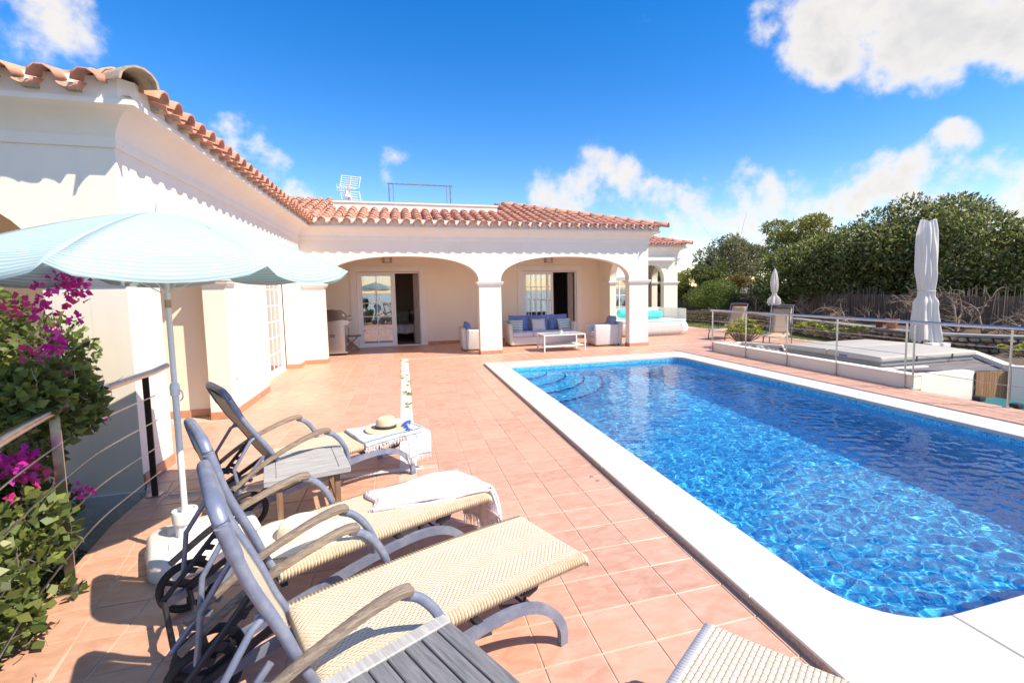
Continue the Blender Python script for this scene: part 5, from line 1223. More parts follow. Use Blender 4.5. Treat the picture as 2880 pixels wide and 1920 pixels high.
def build_barbecue():
    x, y = -1.80, 14.12; b = thing('gas_barbecue', 'stainless gas barbecue with black lid and cart beside the arcade pier', 'barbecue', (x, y, 0))
    c = MB(); c.box(x-.32, x+.24, y-.24, y+.24, .10, .80); c.build('cabinet', 'bbq_steel', b)
    MB().box(x-.20, x+.22, y-.246, y-.24, .14, .72).build('cabinet_door', 'bbq_steel', b)
    v = MB(); 
    for k in range(5): v.box(x-.14, x+.0, y-.252, y-.246, .50+k*.018, .508+k*.018)
    v.build('vent', 'bbq_black', b)
    MB().box(x-.36, x+.30, y-.27, y+.27, .06, .10).build('bottom_shelf', 'bbq_steel', b)
    for sx in (-.3, .2):
        for sy in (-.2, .2): MB().lathe([(.03, 0), (.035, .03), (.03, .06)], (x+sx, y+sy, 0), 10).build('castor', 'bbq_black', b, 40)
    MB().box(x+.19, x+.245, y-.262, y-.24, .10, .80).build('corner_post', 'bbq_steel', b)
    MB().extrude([(x-.40, y-.27, .80), (x+.20, y-.27, .80), (x+.34, y-.27, .83), (x+.36, y-.27, .95), (x+.22, y-.27, .97), (x-.4, y-.27, .90)], (0, .54, 0)).build('firebox', 'bbq_steel', b)
    lid = [(x-.36, y-.26, .90), (x+.20, y-.26, .97), (x+.30, y-.26, 1.0), (x+.24, y-.26, 1.12), (x+.12, y-.26, 1.22), (x-.12, y-.26, 1.245), (x-.36, y-.26, 1.22)]
    l = MB().extrude(lid, (0, .52, 0)).build('lid', 'bbq_lid', b, 30); MB().tube([(x+.36, y-.2, 1.06), (x+.38, y, 1.06), (x+.36, y+.2, 1.06)], .015, 8).build('lid_handle', 'bbq_black', l, 50)
    MB().tube([(x+.24, y-.267, 1.10), (x+.24, y-.275, 1.10)], .03, 14).build('thermometer', 'bbq_steel', l, 40)
    for k in range(3): MB().tube([(x+.35, y-.18+k*.18, .90), (x+.41, y-.18+k*.18, .915)], .03, 12).build('knob', 'bbq_steel', b, 40)
    h = MB().tube(bez([(x+.34, y-.3, .78), (x+.36, y-.3, .6), (x+.33, y-.3, .4), (x+.36, y-.28, .25)], 6), .008, 6).build('gas_hose', 'bbq_black', b, 50)
    # folding stool behind it
    s = thing('folding_stool', 'weathered wooden folding stool with crossed legs behind the barbecue', 'stool', (-1.45, 14.9, 0)); X = -1.5; Yy = 14.85
    for k in range(5): MB().box(X-.30, X+.28, Yy-.2+k*.08, Yy-.13+k*.08, .43, .45).build('slat', 'teak_leg', s)
    for yy in (Yy-.18, Yy+.16): MB().bar((X-.22, yy, .0), (X+.2, yy, .43), .03, .035).build('leg', 'teak_leg', s); MB().bar((X+.22, yy+.032, .0), (X-.2, yy+.032, .43), .03, .035).build('leg', 'arm_teak', s)
build_barbecue()

# ------------------------------------------------------------------ railings
def build_right_railing():
    X = 7.785; t = thing('steel_railing', 'long steel railing with wire rods beside the pool in front of the hot tub', 'railing', (X, 8, 0)); ys = [10.77, 9.50, 8.23, 7.02, 5.735, 5.61, 4.35, 3.1, 1.9]
    MB().tube([(X, 10.84, 1.075), (X, 5.68, 1.075)], .026, 12).build('handrail', 'steel', t, 50); MB().tube([(X, 5.67, 1.075), (X, 1.0, 1.075)], .026, 12).build('handrail', 'steel', t, 50)
    for k, y in enumerate(ys):
        p = MB().rbox(X-.018, X+.018, y-.006, y+.006, .004, 1.05, .002, 1).build('post', 'steel', t); MB().box(X-.04, X+.04, y-.04, y+.04, .001, .008).build('base_plate', 'steel', p)
    for z in (.30, .55, .80):
        MB().tube([(X, 10.77, z), (X, 5.735, z)], .005, 6).build('rod', 'steel', t, 50); MB().tube([(X, 5.61, z), (X, 1.0, z)], .005, 6).build('rod', 'steel', t, 50)
def build_left_railing():
    pts = [(-2.028, 4.69), (-2.02, 4.2), (-1.99, 3.75), (-1.90, 3.28), (-1.80, 2.86), (-1.66, 2.4), (-1.40, 1.7), (-1.05, .9)]
    t = thing('terrace_railing', 'steel railing with wire rods along the terrace edge by the bougainvillea', 'railing', (-1.9, 3.5, 0))
    P = bez([(x, y, 1.07) for x, y in pts], 6); MB().tube([(-2.03, 4.93, 1.085)]+P, .027, 12).build('handrail', 'steel', t, 50)
    Q = bez([(x, y, 0) for x, y in pts], 6)
    for z in (.22, .44, .66, .87): MB().tube([(p[0], p[1], z) for p in Q], .0055, 6).build('rod', 'steel', t, 50)
    for (bx, by), m in ((gz(437, 1392)[:2], 'bronze_post'), (gz(203, 1660)[:2], 'steel'), ((-1.55, 2.08), 'steel'), ((-1.12, 1.05), 'steel')):
        k = min(range(len(P)), key=lambda i: abs(P[i][1]-by)); tx, ty = P[min(k+1, len(P)-1)][0]-P[max(k-1, 0)][0], P[min(k+1, len(P)-1)][1]-P[max(k-1, 0)][1]; l = math.hypot(tx, ty); tx, ty = tx/l, ty/l
        po = MB().obox((bx, by, .525), ((tx, ty, 0), (-ty, tx, 0), (0, 0, 1)), (.012, .045, 1.045)).build('post', m, t); MB().obox((bx, by, .005), ((tx, ty, 0), (-ty, tx, 0), (0, 0, 1)), (.10, .10, .008)).build('base_plate', 'steel', po)
build_right_railing(); build_left_railing()

# ------------------------------------------------------------------ striped beach parasol
def build_parasol():
    c = np.array((-1.425, 3.55, 0)); t = thing('striped_parasol', 'open pale blue striped beach parasol in a white base', 'parasol', tuple(c)); ap, rim, r = 2.215, 1.845, 1.07
    mb = MB(); UV = {}
    N = 8; nu, nv = 10, 12
    for k in range(N):
        a0, a1 = R(-90+45*k), R(-90+45*(k+1)); am = (a0+a1)/2; d0 = np.array((math.cos(a0), math.sin(a0))); d1 = np.array((math.cos(a1), math.sin(a1))); dm = np.array((math.cos(am), math.sin(am)))
        ks = random.uniform(.9, 1.1)
        def f(a, q):
            rr_ = r*q; e = (d0*(1-a)+d1*a)*rr_; sag = math.sin(math.pi*a); z = ap-(ap-rim)*(.72*q**1.25+.28*q**2.2)-.018*sag*q*q*ks; zz = z
            if q > .88:                        # soft valance: hangs down, scalloped between the ribs
                w = (q-.88)/.12; zz = z-.062*w*sag**.35*ks; e = e*(1-.028*w*sag)
            e = e+dm*0; zz += .004*noise.noise((a*6+k*3, q*9, 1)); p = c+np.array((e[0], e[1], zz)); UV[tuple(np.round(p, 5))] = (a, (e@dm)+.35*max(0, z-zz)); return p
        mb2 = MB(); mb2.grid(f, nu, 20); mb2.build('canopy_panel', 'parasol_cloth', t, 80, uvf=lambda p: UV[tuple(np.round(p, 5))], thick=.0015)
        UV.clear()
        MB().tube([c+np.array((0, 0, ap-.05)), c+np.array((d0[0]*r*.5, d0[1]*r*.5, ap-.05-(ap-rim)*.37)), c+np.array((d0[0]*r*.985, d0[1]*r*.985, rim-.012))], .004, 6).build('rib', 'white_metal', t, 50)
        MB().tube([c+np.array((d0[0]*.03, d0[1]*.03, 1.72)), c+np.array((d0[0]*r*.5, d0[1]*r*.5, ap-.06-(ap-rim)*.37))], .0035, 6).build('stretcher', 'white_metal', t, 50)
    MB().tube([c+np.array((0, 0, .06)), c+np.array((0, 0, 1.12))], .0185, 14).build('lower_pole', 'white_plastic', t, 50)
    MB().tube([c+np.array((0, 0, 1.1)), c+np.array((0, 0, ap))], .016, 14).build('upper_pole', 'white_plastic', t, 50)
    MB().lathe([(.019, 1.06), (.026, 1.065), (.027, 1.12), (.023, 1.14), (.017, 1.145)], c, 16).build('joint', 'white_plastic', t, 40)
    MB().tube(bez([c+np.array((.025, -.01, 1.10)), c+np.array((.045, -.02, 1.09)), c+np.array((.048, -.02, 1.05)), c+np.array((.03, -.012, 1.03))], 4), .005, 6).build('clip', 'white_plastic', t, 50)
    MB().lathe([(.0165, 1.625), (.0172, 1.63), (.0172, 1.67), (.0165, 1.675)], c, 14).build('sleeve', 'clay_cap', t, 40)
    MB().lathe([(.03, ap-.02), (.028, ap+.0), (.022, ap+.045), (.018, ap+.055), (0, ap+.057)], c, 14).build('finial', 'white_plastic', t, 40)
    # base: moulded water-filled block with a cut-back hand hold, tube and collar
    b = thing('parasol_base', 'white plastic parasol base with hand grip under the striped parasol', 'parasol base', (c[0], c[1], 0)); ang = R(24); ca, sa = math.cos(ang), math.sin(ang)
    L2, W2 = .31, .29
    def rot(x, y): return (c[0]+.10+x*ca-y*sa, c[1]+.02+x*sa+y*ca)
    per = rounded_inner(-L2, L2, -W2, W2, (.12, .10, .10, .12), 6)
    bm = MB(); n = len(per)
    for z, s in ((0, .985), (.01, 1), (.105, .99), (.125, .955), (.14, .90)):
        for x, y in per: p = rot(x*s, y*s); bm.v.append((*p, z))
    bm.f = [(k*n+i, k*n+(i+1) % n, (k+1)*n+(i+1) % n, (k+1)*n+i) for k in range(4) for i in range(n)]+[tuple(range(4*n, 5*n))]
    bm.build('body', 'white_plastic', b, 50)
    for x, y, w, h in ((-L2-.003, .0, .008, .11),):
        m = MB()
        for zz in (.055, .085): pass
        p = [rot(-L2+.004, -.06), rot(-L2-.004, -.06), rot(-L2-.004, .06), rot(-L2+.004, .06)]; MB().prism(p, .055, .09).build('hand_grip', 'cushion_cream', b)
    for s in (-1, 1):
        p = [rot(-.2, s*.12-.05), rot(.2, s*.12-.05), rot(.2, s*.12+.05), rot(-.2, s*.12+.05)]; MB().prism(p, .139, .147, .004).build('rib_pad', 'white_plastic', b)
    tb = MB(); N = 24
    for z, rr_ in ((.135, .056), (.24, .056)):
        for i in range(N): q = 2*math.pi*i/N; rw = rr_-(.006 if i % 3 == 0 else 0); tb.v.append((c[0]+rw*math.cos(q), c[1]+rw*math.sin(q), z))
    tb.f = [(i, (i+1) % N, N+(i+1) % N, N+i) for i in range(N)]; tb.build('stem', 'white_plastic', b)
    MB().lathe([(.056, .228), (.07, .232), (.073, .30), (.069, .31), (.057, .31), (.054, .288), (.02, .286)], c, 24).build('collar', 'white_plastic', b, 40)
build_parasol()

# ------------------------------------------------------------------ hot tub corner
def build_tub_corner():
    # low parapet with its planter, end wall, deck, cladding
    w = thing('planter_wall', 'low white rendered planter wall behind the steel railing', 'wall', (7.9, 8.2, 0))
    MB().rbox(7.81, 7.99, 5.62, 10.77, -.02, .205, .008, 1).build('parapet', 'stucco', w); MB().rbox(7.80, 8.0, 5.61, 10.78, .2055, .23, .005, 1).build('parapet_cap', 'plaster', w)
    MB().box(7.991, 9.19, 5.62, 5.8, -1.0, .205).build('end_wall', 'stucco', w)
    MB().box(7.991, 8.6, 10.60, 10.77, -.02, .22).build('return_wall', 'plaster', w)
    MB().extrude([(8.6, 10.6, -.02), (8.6, 10.6, .2), (8.6, 10.6, .2), (8.6, 10.77, .2), (8.6, 10.77, -.02)], (.001, 0, 0)) if False else None
    so = MB(); so.prism([(7.991, 8.75), (8.3, 8.75), (9.0, 9.6), (8.55, 10.6), (7.991, 10.6)], -.1, .15); so.prism([(7.991, 5.8), (9.0, 5.8), (8.9, 6.2), (7.991, 6.25)], -.1, .16); so.build('planter_soil', 'soil', w)
    inner = MB(); 
    for a, b in (((8.3, 8.75), (9.0, 9.6)), ((9.0, 9.6), (8.6, 10.6))): inner.bar((*a, .1), (*b, .1), .1, .24)
    inner.bar((7.99, 6.28, .1), (8.95, 6.22, .1), .08, .24); inner.build('inner_kerb', 'plaster', w)
    rr = random.Random(4)
    for k in range(120):
        a = rr.random(); x, y = rr.uniform(8.02, 8.7), rr.uniform(8.9, 10.5)
        if x > 8.35+.35*(y-8.75): continue
        s = rr.uniform(.02, .05); o = MB().lathe([(0, -.5), (.7, -.35), (1, 0), (.75, .35), (0, .5)], (0, 0, 0), 7); V = [(x+s*p[0]*rr.uniform(.9, 1.1), y+s*p[1], .155+s*.6*p[2]) for p in o.v]
        if k < 60: MB().add(V, o.f).build('pebble', 'pebble', w, 60)
    # deck round the tub
    dk = thing('timber_deck', 'weathered grey timber deck around the hot tub', 'deck', (9.6, 7.3, 0)); X0 = 8.0
    poly = [(8.0, 6.3), (9.19, 5.66), (9.76, 5.55), (11.3, 7.0), (11.3, 9.6), (9.0, 9.6), (8.3, 8.75), (8.0, 8.75)]
    for k in range(42):
        y = 5.5+k*.1; p = [(7, y+.004), (13, y+.004), (13, y+.096), (7, y+.096)]
        for i in range(len(poly)):
            (x1, y1), (x2, y2) = poly[i], poly[(i+1) % len(poly)]; nx, ny = (y2-y1), -(x2-x1); p = clip(p, nx, ny, nx*x1+ny*y1)
            if len(p) < 3: break
        if len(p) > 2 and area(p) > .002: MB().prism(p, .165, .2+rr.uniform(-.001, .001)).build('deck_board', 'dark_deck', dk)
    MB().prism([(8.05, 6.35), (9.15, 5.75), (9.7, 5.68), (11.2, 7.05), (11.2, 9.5), (9.05, 9.5), (8.35, 8.7), (8.05, 8.7)], -.7, .16).build('deck_base', 'wall_core', dk)
    for k in range(12):
        q0, q1 = k/12, (k+1)/12; a = np.array((9.20, 5.60)); b = np.array((9.78, 5.50)); p, q = a+(b-a)*(q0+.004), a+(b-a)*(q1-.004); MB().bar((*p, -.4), (*q, -.4), .02, 1.16).build('cladding_board', 'cedar', dk)
    # hot tub
    t = thing('hot_tub', 'sunken square hot tub under a beige folding cover on the deck', 'hot tub', (9.35, 7.55, .2)); x0, x1, y0, y1 = 8.14, 10.55, 6.43, 8.72
    MB().rbox(x0+.03, x1-.03, y0+.03, y1-.03, .201, .30, .02, 2).build('tub_body', 'tub_side', t)
    for a, b in ((y0, (y0+y1)/2-.004), ((y0+y1)/2+.004, y1)):
        m = MB().rbox(x0, x1, a, b, .285, .385, .03, 3)
        for k, (x, y, z) in enumerate(m.v): m.v[k] = (x, y, z+(.025*(1-abs(y-(y0+y1)/2)/1.2) if z > .33 else 0))
        m.build('cover', 'tub_cover', t, 40)
    MB().box(x0-.002, x0-.0005, 7.1, 7.28, .31, .345).build('maker_badge', 'logo_blue', t)
    for (x, y) in ((9.0, y0), (9.9, y0)):
        MB().box(x-.018, x+.018, y-.006, y-.001, .26, .36).build('strap', 'dark_alu', t)
    # planter wall on the right of the deck
    p = thing('planter_wall', 'white planter wall angled beside the timber deck', 'wall', (10.4, 6.0, 0))
    m = MB(); m.bar((11.3, 6.98, -.2), (9.86, 5.52, -.2), .14, .96); m.bar((9.80, 5.47, -.2), (10.0, 5.28, -.2), .15, .958); m.bar((9.95, 5.28, -.2), (13, 5.0, -.2), .14, .962); m.build('wall', 'stucco', p)
    MB().prism([(9.95, 5.36), (13, 5.1), (13, 7), (11.35, 6.95)], -.5, .17).build('planter_soil', 'soil', p)
    # storage lids below the terrace edge
    s = thing('pool_cover_reel', 'low teal pool equipment lid with two black handles below the terrace edge', 'lid', (8.9, 5.1, -.2)); m = MB().rbox(8.62, 9.35, 4.3, 5.42, -.6, -.2, .03, 2).build('lid', 'teal_plastic', s)
    for px_, py_ in ((2750+1, 1119), (2857, 1140)):
        c = gz(px_, py_, -.16); MB().rbox(c[0]-.07, c[0]+.07, c[1]-.07, c[1]+.05, -.199, -.125, .015, 2).build('handle', 'black_rubber', s, 40)
build_tub_corner()

def closed_parasol(name, label, base, htop, hbot, r, tie, lean=(0, 0), flounce=.1, ruffle=.0, poler=.02, floor=0., folds_n=9):
    b = np.array(base, float); t = thing(name, label, 'parasol', (b[0], b[1], floor))
    MB().tube([(b[0], b[1], floor), (b[0]+lean[0]*.2, b[1]+lean[1]*.2, htop-.02)], poler, 10).build('pole', 'white_metal', t, 50)
    N = 84; m = MB(); zs = np.linspace(0, 1, 44)
    for q in zs:
        z = htop+(hbot-htop)*q; w = np.interp(q, *r)
        for i in range(N):
            a = 2*math.pi*i/N; tw_ = 1.2*q+.5*math.sin(5*q); f = 1+.20*(1-2*abs(math.sin((folds_n*a+tw_)/2)))*(.55+.45*q)+.09*math.cos((2*folds_n+1)*a-3*q)+.16*noise.noise((math.cos(a)*1.7, math.sin(a)*1.7, q*5.5)); f2 = w*f*(1+.25*math.cos(2*a+.6)*(q < .5)*(.5-q))
            m.v.append((b[0]+lean[0]*(1-q)+f2*math.cos(a), b[1]+lean[1]*(1-q)+f2*math.sin(a), z+(.05*math.cos(folds_n*a) if q == 1 else 0)+(.10*abs(math.cos(a+.4))*(1-q/.06) if q < .06 and ruffle else 0)))
    n = len(zs); m.f = [(k*N+i, k*N+(i+1) % N, (k+1)*N+(i+1) % N, (k+1)*N+i) for k in range(n-1) for i in range(N)]
    m.build('folded_canopy', 'white_canvas', t, 70)
    zt = htop+(hbot-htop)*tie; wt = np.interp(tie, *r); MB().tube([(b[0]+lean[0]*(1-tie)+wt*1.12*math.cos(a), b[1]+lean[1]*(1-tie)+wt*1.12*math.sin(a), zt) for a in np.linspace(0, 2*math.pi, 20, endpoint=False)], .012, 6, closed=True).build('tie', 'white_canvas', t, 50)
    return t
bp_ = np.array((11.62, 8.12))
closed_parasol('cantilever_parasol', 'tall closed white cantilever parasol bunched behind the hot tub', (bp_[0], bp_[1], 0), 3.03, .36, ([0, .06, .2, .42, .56, .62, .66, .72, .9, 1], [.13, .17, .185, .185, .14, .15, .23, .22, .25, .27]), .57, (-.10, 0), poler=.045, floor=.2, folds_n=5, ruffle=1)
for k, (ox, oy) in enumerate(((-.18, -.25), (.12, -.28))):
    tag(MB().rbox(bp_[0]+ox-.12, bp_[0]+ox+.12, bp_[1]+oy-.1, bp_[1]+oy+.1, .2, .34, .015, 2).build('ballast_block', 'white_plastic', None, 40), 'pale ballast block at the foot of the cantilever parasol', 'block', 'parasol ballast blocks')
sp = gy(1900+640*.4336, 500+800*.4336, 14.0)
closed_parasol('garden_parasol', 'small closed white parasol with ruffled hem between the tan loungers', (sp[0], sp[1], 0), 2.28, 1.03, ([0, .03, .12, .4, .62, .70, .76, .85, 1], [.015, .03, .07, .115, .10, .06, .09, .17, .21]), .71, poler=.022, folds_n=8)

def sling_lounger(label, front, head, w=.58):
    f = np.array((*front, 0.)); h = np.array((*head, 0.)); d = h-f; L = np.linalg.norm(d); rz = math.atan2(d[1], d[0]); o = thing('sling_lounger', label, 'sun lounger', tuple(f), rz, 'tan sling loungers in the garden corner', True)
    W = w/2; seat = [(0, .30), (.1, .325), (.5, .30), (L, .30)]; top = (L+.36, 1.10)
    MB().grid(lambda a, b: (np.interp(a, [0, .1, .5, 1], [0, .1, .55*L, L]), -W+.03+(w-.06)*b, np.interp(a, [0, .1, .5, 1], [.30, .325, .295, .30])), 20, 4).build('seat', 'sling', o, 60, thick=.008)
    MB().grid(lambda a, b: (L+.36*a+.02*math.sin(a*3.1), -W+.03+(w-.06)*b, .30+.72*a), 12, 4).build('backrest', 'sling', o, 60, thick=.008)
    MB().grid(lambda a, b: (L+.36*(.9+.1*a), -W+.03+(w-.06)*b, .30+.72*(1.0+.09*a)), 3, 4).build('headrest', 'headrest_brown', o, 60, thick=.02)
    fr = MB()
    for s in (-1, 1): fr.tube([(0, s*W, .30), (.1, s*W, .32), (.55*L, s*W, .295), (L, s*W, .30)], .016, 8); fr.tube([(L, s*W, .30), (L+.36, s*W, 1.10)], .016, 8)
    fr.tube([(L+.36, -W, 1.10), (L+.37, 0, 1.115), (L+.36, W, 1.10)], .016, 8); fr.build('frame', 'grey_alu', o, 50)
    for s in (-1, 1):
        MB().tube(bez([(.22, s*W, .31), (.12, s*W, .2), (.09, s*W, .0)], 5), .015, 8).build('leg', 'dark_alu', o, 50); MB().tube(bez([(L-.1, s*W, .31), (L+.05, s*W, .2), (L+.1, s*W, .0)], 5), .015, 8).build('leg', 'grey_alu', o, 50)
        MB().tube(bez([(L+.12, s*(W+.03), .56), (L-.1, s*(W+.03), .55), (L-.3, s*(W+.03), .5), (L-.38, s*(W+.03), .3)], 5), .013, 8).build('armrest', 'dark_alu', o, 50)
sling_lounger('tan sling lounger with grey frame half hidden behind the yellow succulent', (9.45, 12.95), (10.45, 13.35)); sling_lounger('tan sling lounger with grey frame beside the small closed parasol', (9.62, 10.62), (10.55, 11.42))

# ------------------------------------------------------------------ plants
def leaf_cloud(centers, radii, n, size, rng, flat=.55, shell=.55, droop=0., aspect=.45):
    """leaf quads scattered through ellipsoidal clumps, denser to the outside; returns V (n*4,3)"""
    centers = np.array(centers, float); radii = np.array(radii, float)
    if radii.ndim == 1: radii = np.repeat(radii[:, None], 3, 1)
    vol = radii.prod(1)**.72; idx = rng.choice(len(centers), n, p=vol/vol.sum())
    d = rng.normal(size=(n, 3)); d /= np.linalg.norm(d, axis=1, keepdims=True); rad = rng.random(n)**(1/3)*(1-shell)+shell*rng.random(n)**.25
    P = centers[idx]+d*rad[:, None]*radii[idx]
    ax = d*.7+rng.normal(size=(n, 3))*.7; ax[:, 2] += .25-droop; ax /= np.linalg.norm(ax, axis=1, keepdims=True)
    sd = np.cross(ax, rng.normal(size=(n, 3))); sd /= np.linalg.norm(sd, axis=1, keepdims=True); L = size*rng.uniform(.6, 1.35, n)[:, None]; w = L*aspect
    nn = np.cross(ax, sd)*L*.12
    V = np.stack([P, P+ax*L*.45+sd*w*.5+nn, P+ax*L, P+ax*L*.45-sd*w*.5+nn], 1).reshape(-1, 3); F = np.arange(n*4).reshape(-1, 4); return V, F
def clumps(c, r, n, rng, cr=(.22, .42), top=0., flatz=1.):
    out = []; rad = []
    for k in range(n):
        d = rng.normal(size=3); d /= np.linalg.norm(d); d[2] = abs(d[2])*(1 if rng.random() < .65 else -.6); q = rng.uniform(.45, .88); s = rng.uniform(*cr); out.append(np.array(c)+d*q*np.array(r)); rad.append(np.array(r)*s*np.array((1, 1, flatz)))
    return out, rad
def tree(name, label, base, c, r, mats, n, size, nclump, seed, group=None, trunk=.14, cr=(.22, .42), limbs=6, twigs=0, cat='tree', aspect=.45, bark='bark', flatz=1., parts=('trunk', 'crown')):
    rng = np.random.default_rng(seed); b = np.array(base, float); c = np.array(c, float); t = thing(name, label, cat, tuple(b), 0, group)
    C_, R_ = clumps(c, r, nclump, rng, cr, flatz=flatz); tr = MB(); mid = b+(c-b)*.55+rng.normal(size=3)*.1*np.array((1, 1, 0)); tr.tube(bez([b-np.array((0, 0, .1)), b+(mid-b)*.5+rng.normal(size=3)*.06, mid, c], 4), np.linspace(trunk, trunk*.35, 13), 8)
    for k in range(limbs):
        e = C_[k % len(C_)]; s = b+(c-b)*rng.uniform(.35, .75); m = (s+e)/2+rng.normal(size=3)*.12+np.array((0, 0, .1)); tr.tube(bez([s, m, e], 4), np.linspace(trunk*.4, trunk*.08, 9), 6)
    tr.build(parts[0], bark, t, 60)
    for k, (m, frac, sz) in enumerate(mats):
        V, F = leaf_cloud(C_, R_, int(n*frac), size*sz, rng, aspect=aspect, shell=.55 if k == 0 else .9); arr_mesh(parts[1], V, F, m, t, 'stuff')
    if twigs:
        tw = MB()
        for k in range(twigs):
            e = C_[rng.integers(len(C_))]+rng.normal(size=3)*np.array(r)*.35; s = c+(e-c)*.3; tw.tube([s, (s+e)/2+rng.normal(size=3)*.1, e], [.012, .008, .003], 4)
        tw.build('bare_twigs', 'dry_twig', t, 60, kind='stuff')
    return t
def dirpt(px, py, Y): p = gy(px, py, Y); return p
def build_garden():
    rr = random.Random(8)
    # lawn
    MB().prism([(11.72, 10.8), (13.2, 10.8), (14.4, 15), (14.6, 17), (14.4, 19.5), (13.9, 24), (11.0, 24), (11.2, 17.9), (11.72, 17.8)], -.3, -.012).build('lawn', 'lawn')['kind'] = 'structure'
    rng = np.random.default_rng(5); n = 9000; x = rng.uniform(11.7, 14.4, n); y = rng.uniform(11.5, 22, n); h = rng.uniform(.02, .05, n); a = rng.uniform(0, 6.28, n)
    V = np.stack([np.stack([x-np.cos(a)*.006, y-np.sin(a)*.006, x*0-.013], -1), np.stack([x+np.cos(a)*.006, y+np.sin(a)*.006, x*0-.013], -1), np.stack([x+rng.normal(0, .012, n), y+rng.normal(0, .012, n), h], -1)], 1).reshape(-1, 3)
    tag(arr_mesh('grass_blades', V, np.arange(n*3).reshape(-1, 3), 'leaf_grass', None, 'stuff'), 'short grass on the lawn beside the stone wall', 'grass')
    # dry stone wall along the bed, stone by stone
    path = bez([(12.6, 26, 0), (13.3, 22.6, 0), (13.75, 20.2, 0), (14.0, 18.2, 0), (13.95, 16.4, 0), (13.3, 13.7, 0), (12.75, 11.6, 0), (12.25, 9.9, 0), (12.0, 8.6, 0), (12.3, 7.6, 0), (13.2, 6.6, 0), (15, 5.5, 0)], 10)
    w = thing('dry_stone_wall', 'low brown dry stone wall with flat capping around the garden bed', 'wall', (13, 14, 0)); H = .46
    core = MB(); n = len(path)
    nrm = []
    for i in range(n):
        t = path[min(i+1, n-1)]-path[max(i-1, 0)]; t /= np.linalg.norm(t); nrm.append(np.array((-t[1], t[0], 0)))      # points to +x side? left of travel
    side = -1 if nrm[5][0] > 0 else 1                         # face that looks at the terrace (towards -x)
    nrm = [q*side for q in nrm]
    for i in range(n): core.v += [tuple(path[i]-nrm[i]*.28+np.array((0, 0, -.1))), tuple(path[i]-nrm[i]*.02+np.array((0, 0, -.1))), tuple(path[i]-nrm[i]*.02+np.array((0, 0, H))), tuple(path[i]-nrm[i]*.28+np.array((0, 0, H)))]
    core.f = [(i*4+j, i*4+(j+1) % 4, (i+1)*4+(j+1) % 4, (i+1)*4+j) for i in range(n-1) for j in range(4)]; core.build('wall_core', 'wall_core', w)
    cap = MB()
    for i in range(n): cap.v += [tuple(path[i]-nrm[i]*.32+np.array((0, 0, H))), tuple(path[i]+nrm[i]*.05+np.array((0, 0, H))), tuple(path[i]+nrm[i]*.05+np.array((0, 0, H+.05))), tuple(path[i]-nrm[i]*.32+np.array((0, 0, H+.05)))]
    cap.f = [(i*4+j, i*4+(j+1) % 4, (i+1)*4+(j+1) % 4, (i+1)*4+j) for i in range(n-1) for j in range(4)]; cap.build('capping', 'wall_cap', w)
    smesh = []
    for k in range(7):
        bm = bmesh.new(); bmesh.ops.create_icosphere(bm, subdivisions=1, radius=.5)
        for v in bm.verts: v.co = Vector((max(-.44, min(.44, v.co.x*1.15)), v.co.y*.9, max(-.42, min(.42, v.co.z*1.15))))*(1+.28*noise.noise(v.co*2.3+Vector((k*7, 0, 0))))
        me = bpy.data.meshes.new('wall_stone'); bm.to_mesh(me); bm.free(); me.materials.append(MATS['field_stone']); me.polygons.foreach_set('use_smooth', [True]*len(me.polygons)); me.set_sharp_from_angle(angle=R(50)); smesh.append(me)
    stones = []
    seglen = [0]
    for i in range(n-1): seglen.append(seglen[-1]+np.linalg.norm(path[i+1]-path[i]))
    for row in range(4):
        s = rr.uniform(0, .1); z = .055+row*.115
        while s < seglen[-1]:
            wd = rr.uniform(.12, .24); i = np.searchsorted(seglen, s+wd/2)-1
            if i >= n-1: break
            f = (s+wd/2-seglen[i])/(seglen[i+1]-seglen[i]); p = path[i]*(1-f)+path[i+1]*f; tt = path[i+1]-path[i]; tt /= np.linalg.norm(tt); stones.append((p+nrm[i]*rr.uniform(-.02, .02)+np.array((0, 0, z+rr.uniform(-.015, .015))), tt, nrm[i], wd*1.02, rr.uniform(.105, .14))); s += wd
    def sv(q):
        v = CAMM@(q[0]-EYEV)
        if v[2] < 1: return 1e9
        x_ = v[0]/v[2]*FPX+CX
        return v[2] if 1900 < x_ < 2900 else 1e6
    stones.sort(key=sv); SV = []; SF = []; base = 0
    for k, (p, tt, nn, wd, hh) in enumerate(stones):
        M4 = Matrix(((tt[0]*wd, nn[0]*.16, 0, p[0]), (tt[1]*wd, nn[1]*.16, 0, p[1]), (0, 0, hh, p[2]), (0, 0, 0, 1))); me = smesh[k % 7]
        if k < 295: inst('wall_stone', me, w, M4)
        else:
            v = np.array([tuple(M4@q.co) for q in me.vertices]); SV.append(v); SF.append(np.array([tuple(f.vertices) for f in me.polygons])+base); base += len(v)
    arr_mesh('wall_stones', np.concatenate(SV), np.concatenate(SF), 'field_stone', w, 'stuff')
    bed = MB(); 
    for i in range(n): bed.v += [tuple(path[i]-nrm[i]*.27+np.array((0, 0, H-.06))), tuple(path[i]-nrm[i]*3.6+np.array((0, 0, H+.1)))]
    bed.f = [(i*2, i*2+1, i*2+3, i*2+2) for i in range(n-1)]; bed.build('garden_bed', 'soil')['kind'] = 'structure'
    # brushwood fence behind the bed
    fpath = [path[i]-nrm[i]*2.3 for i in range(n)]; fe = thing('brushwood_fence', 'dark weathered brushwood fence behind the stone walled garden bed', 'fence', tuple(fpath[30])); m = MB(); bk = MB()
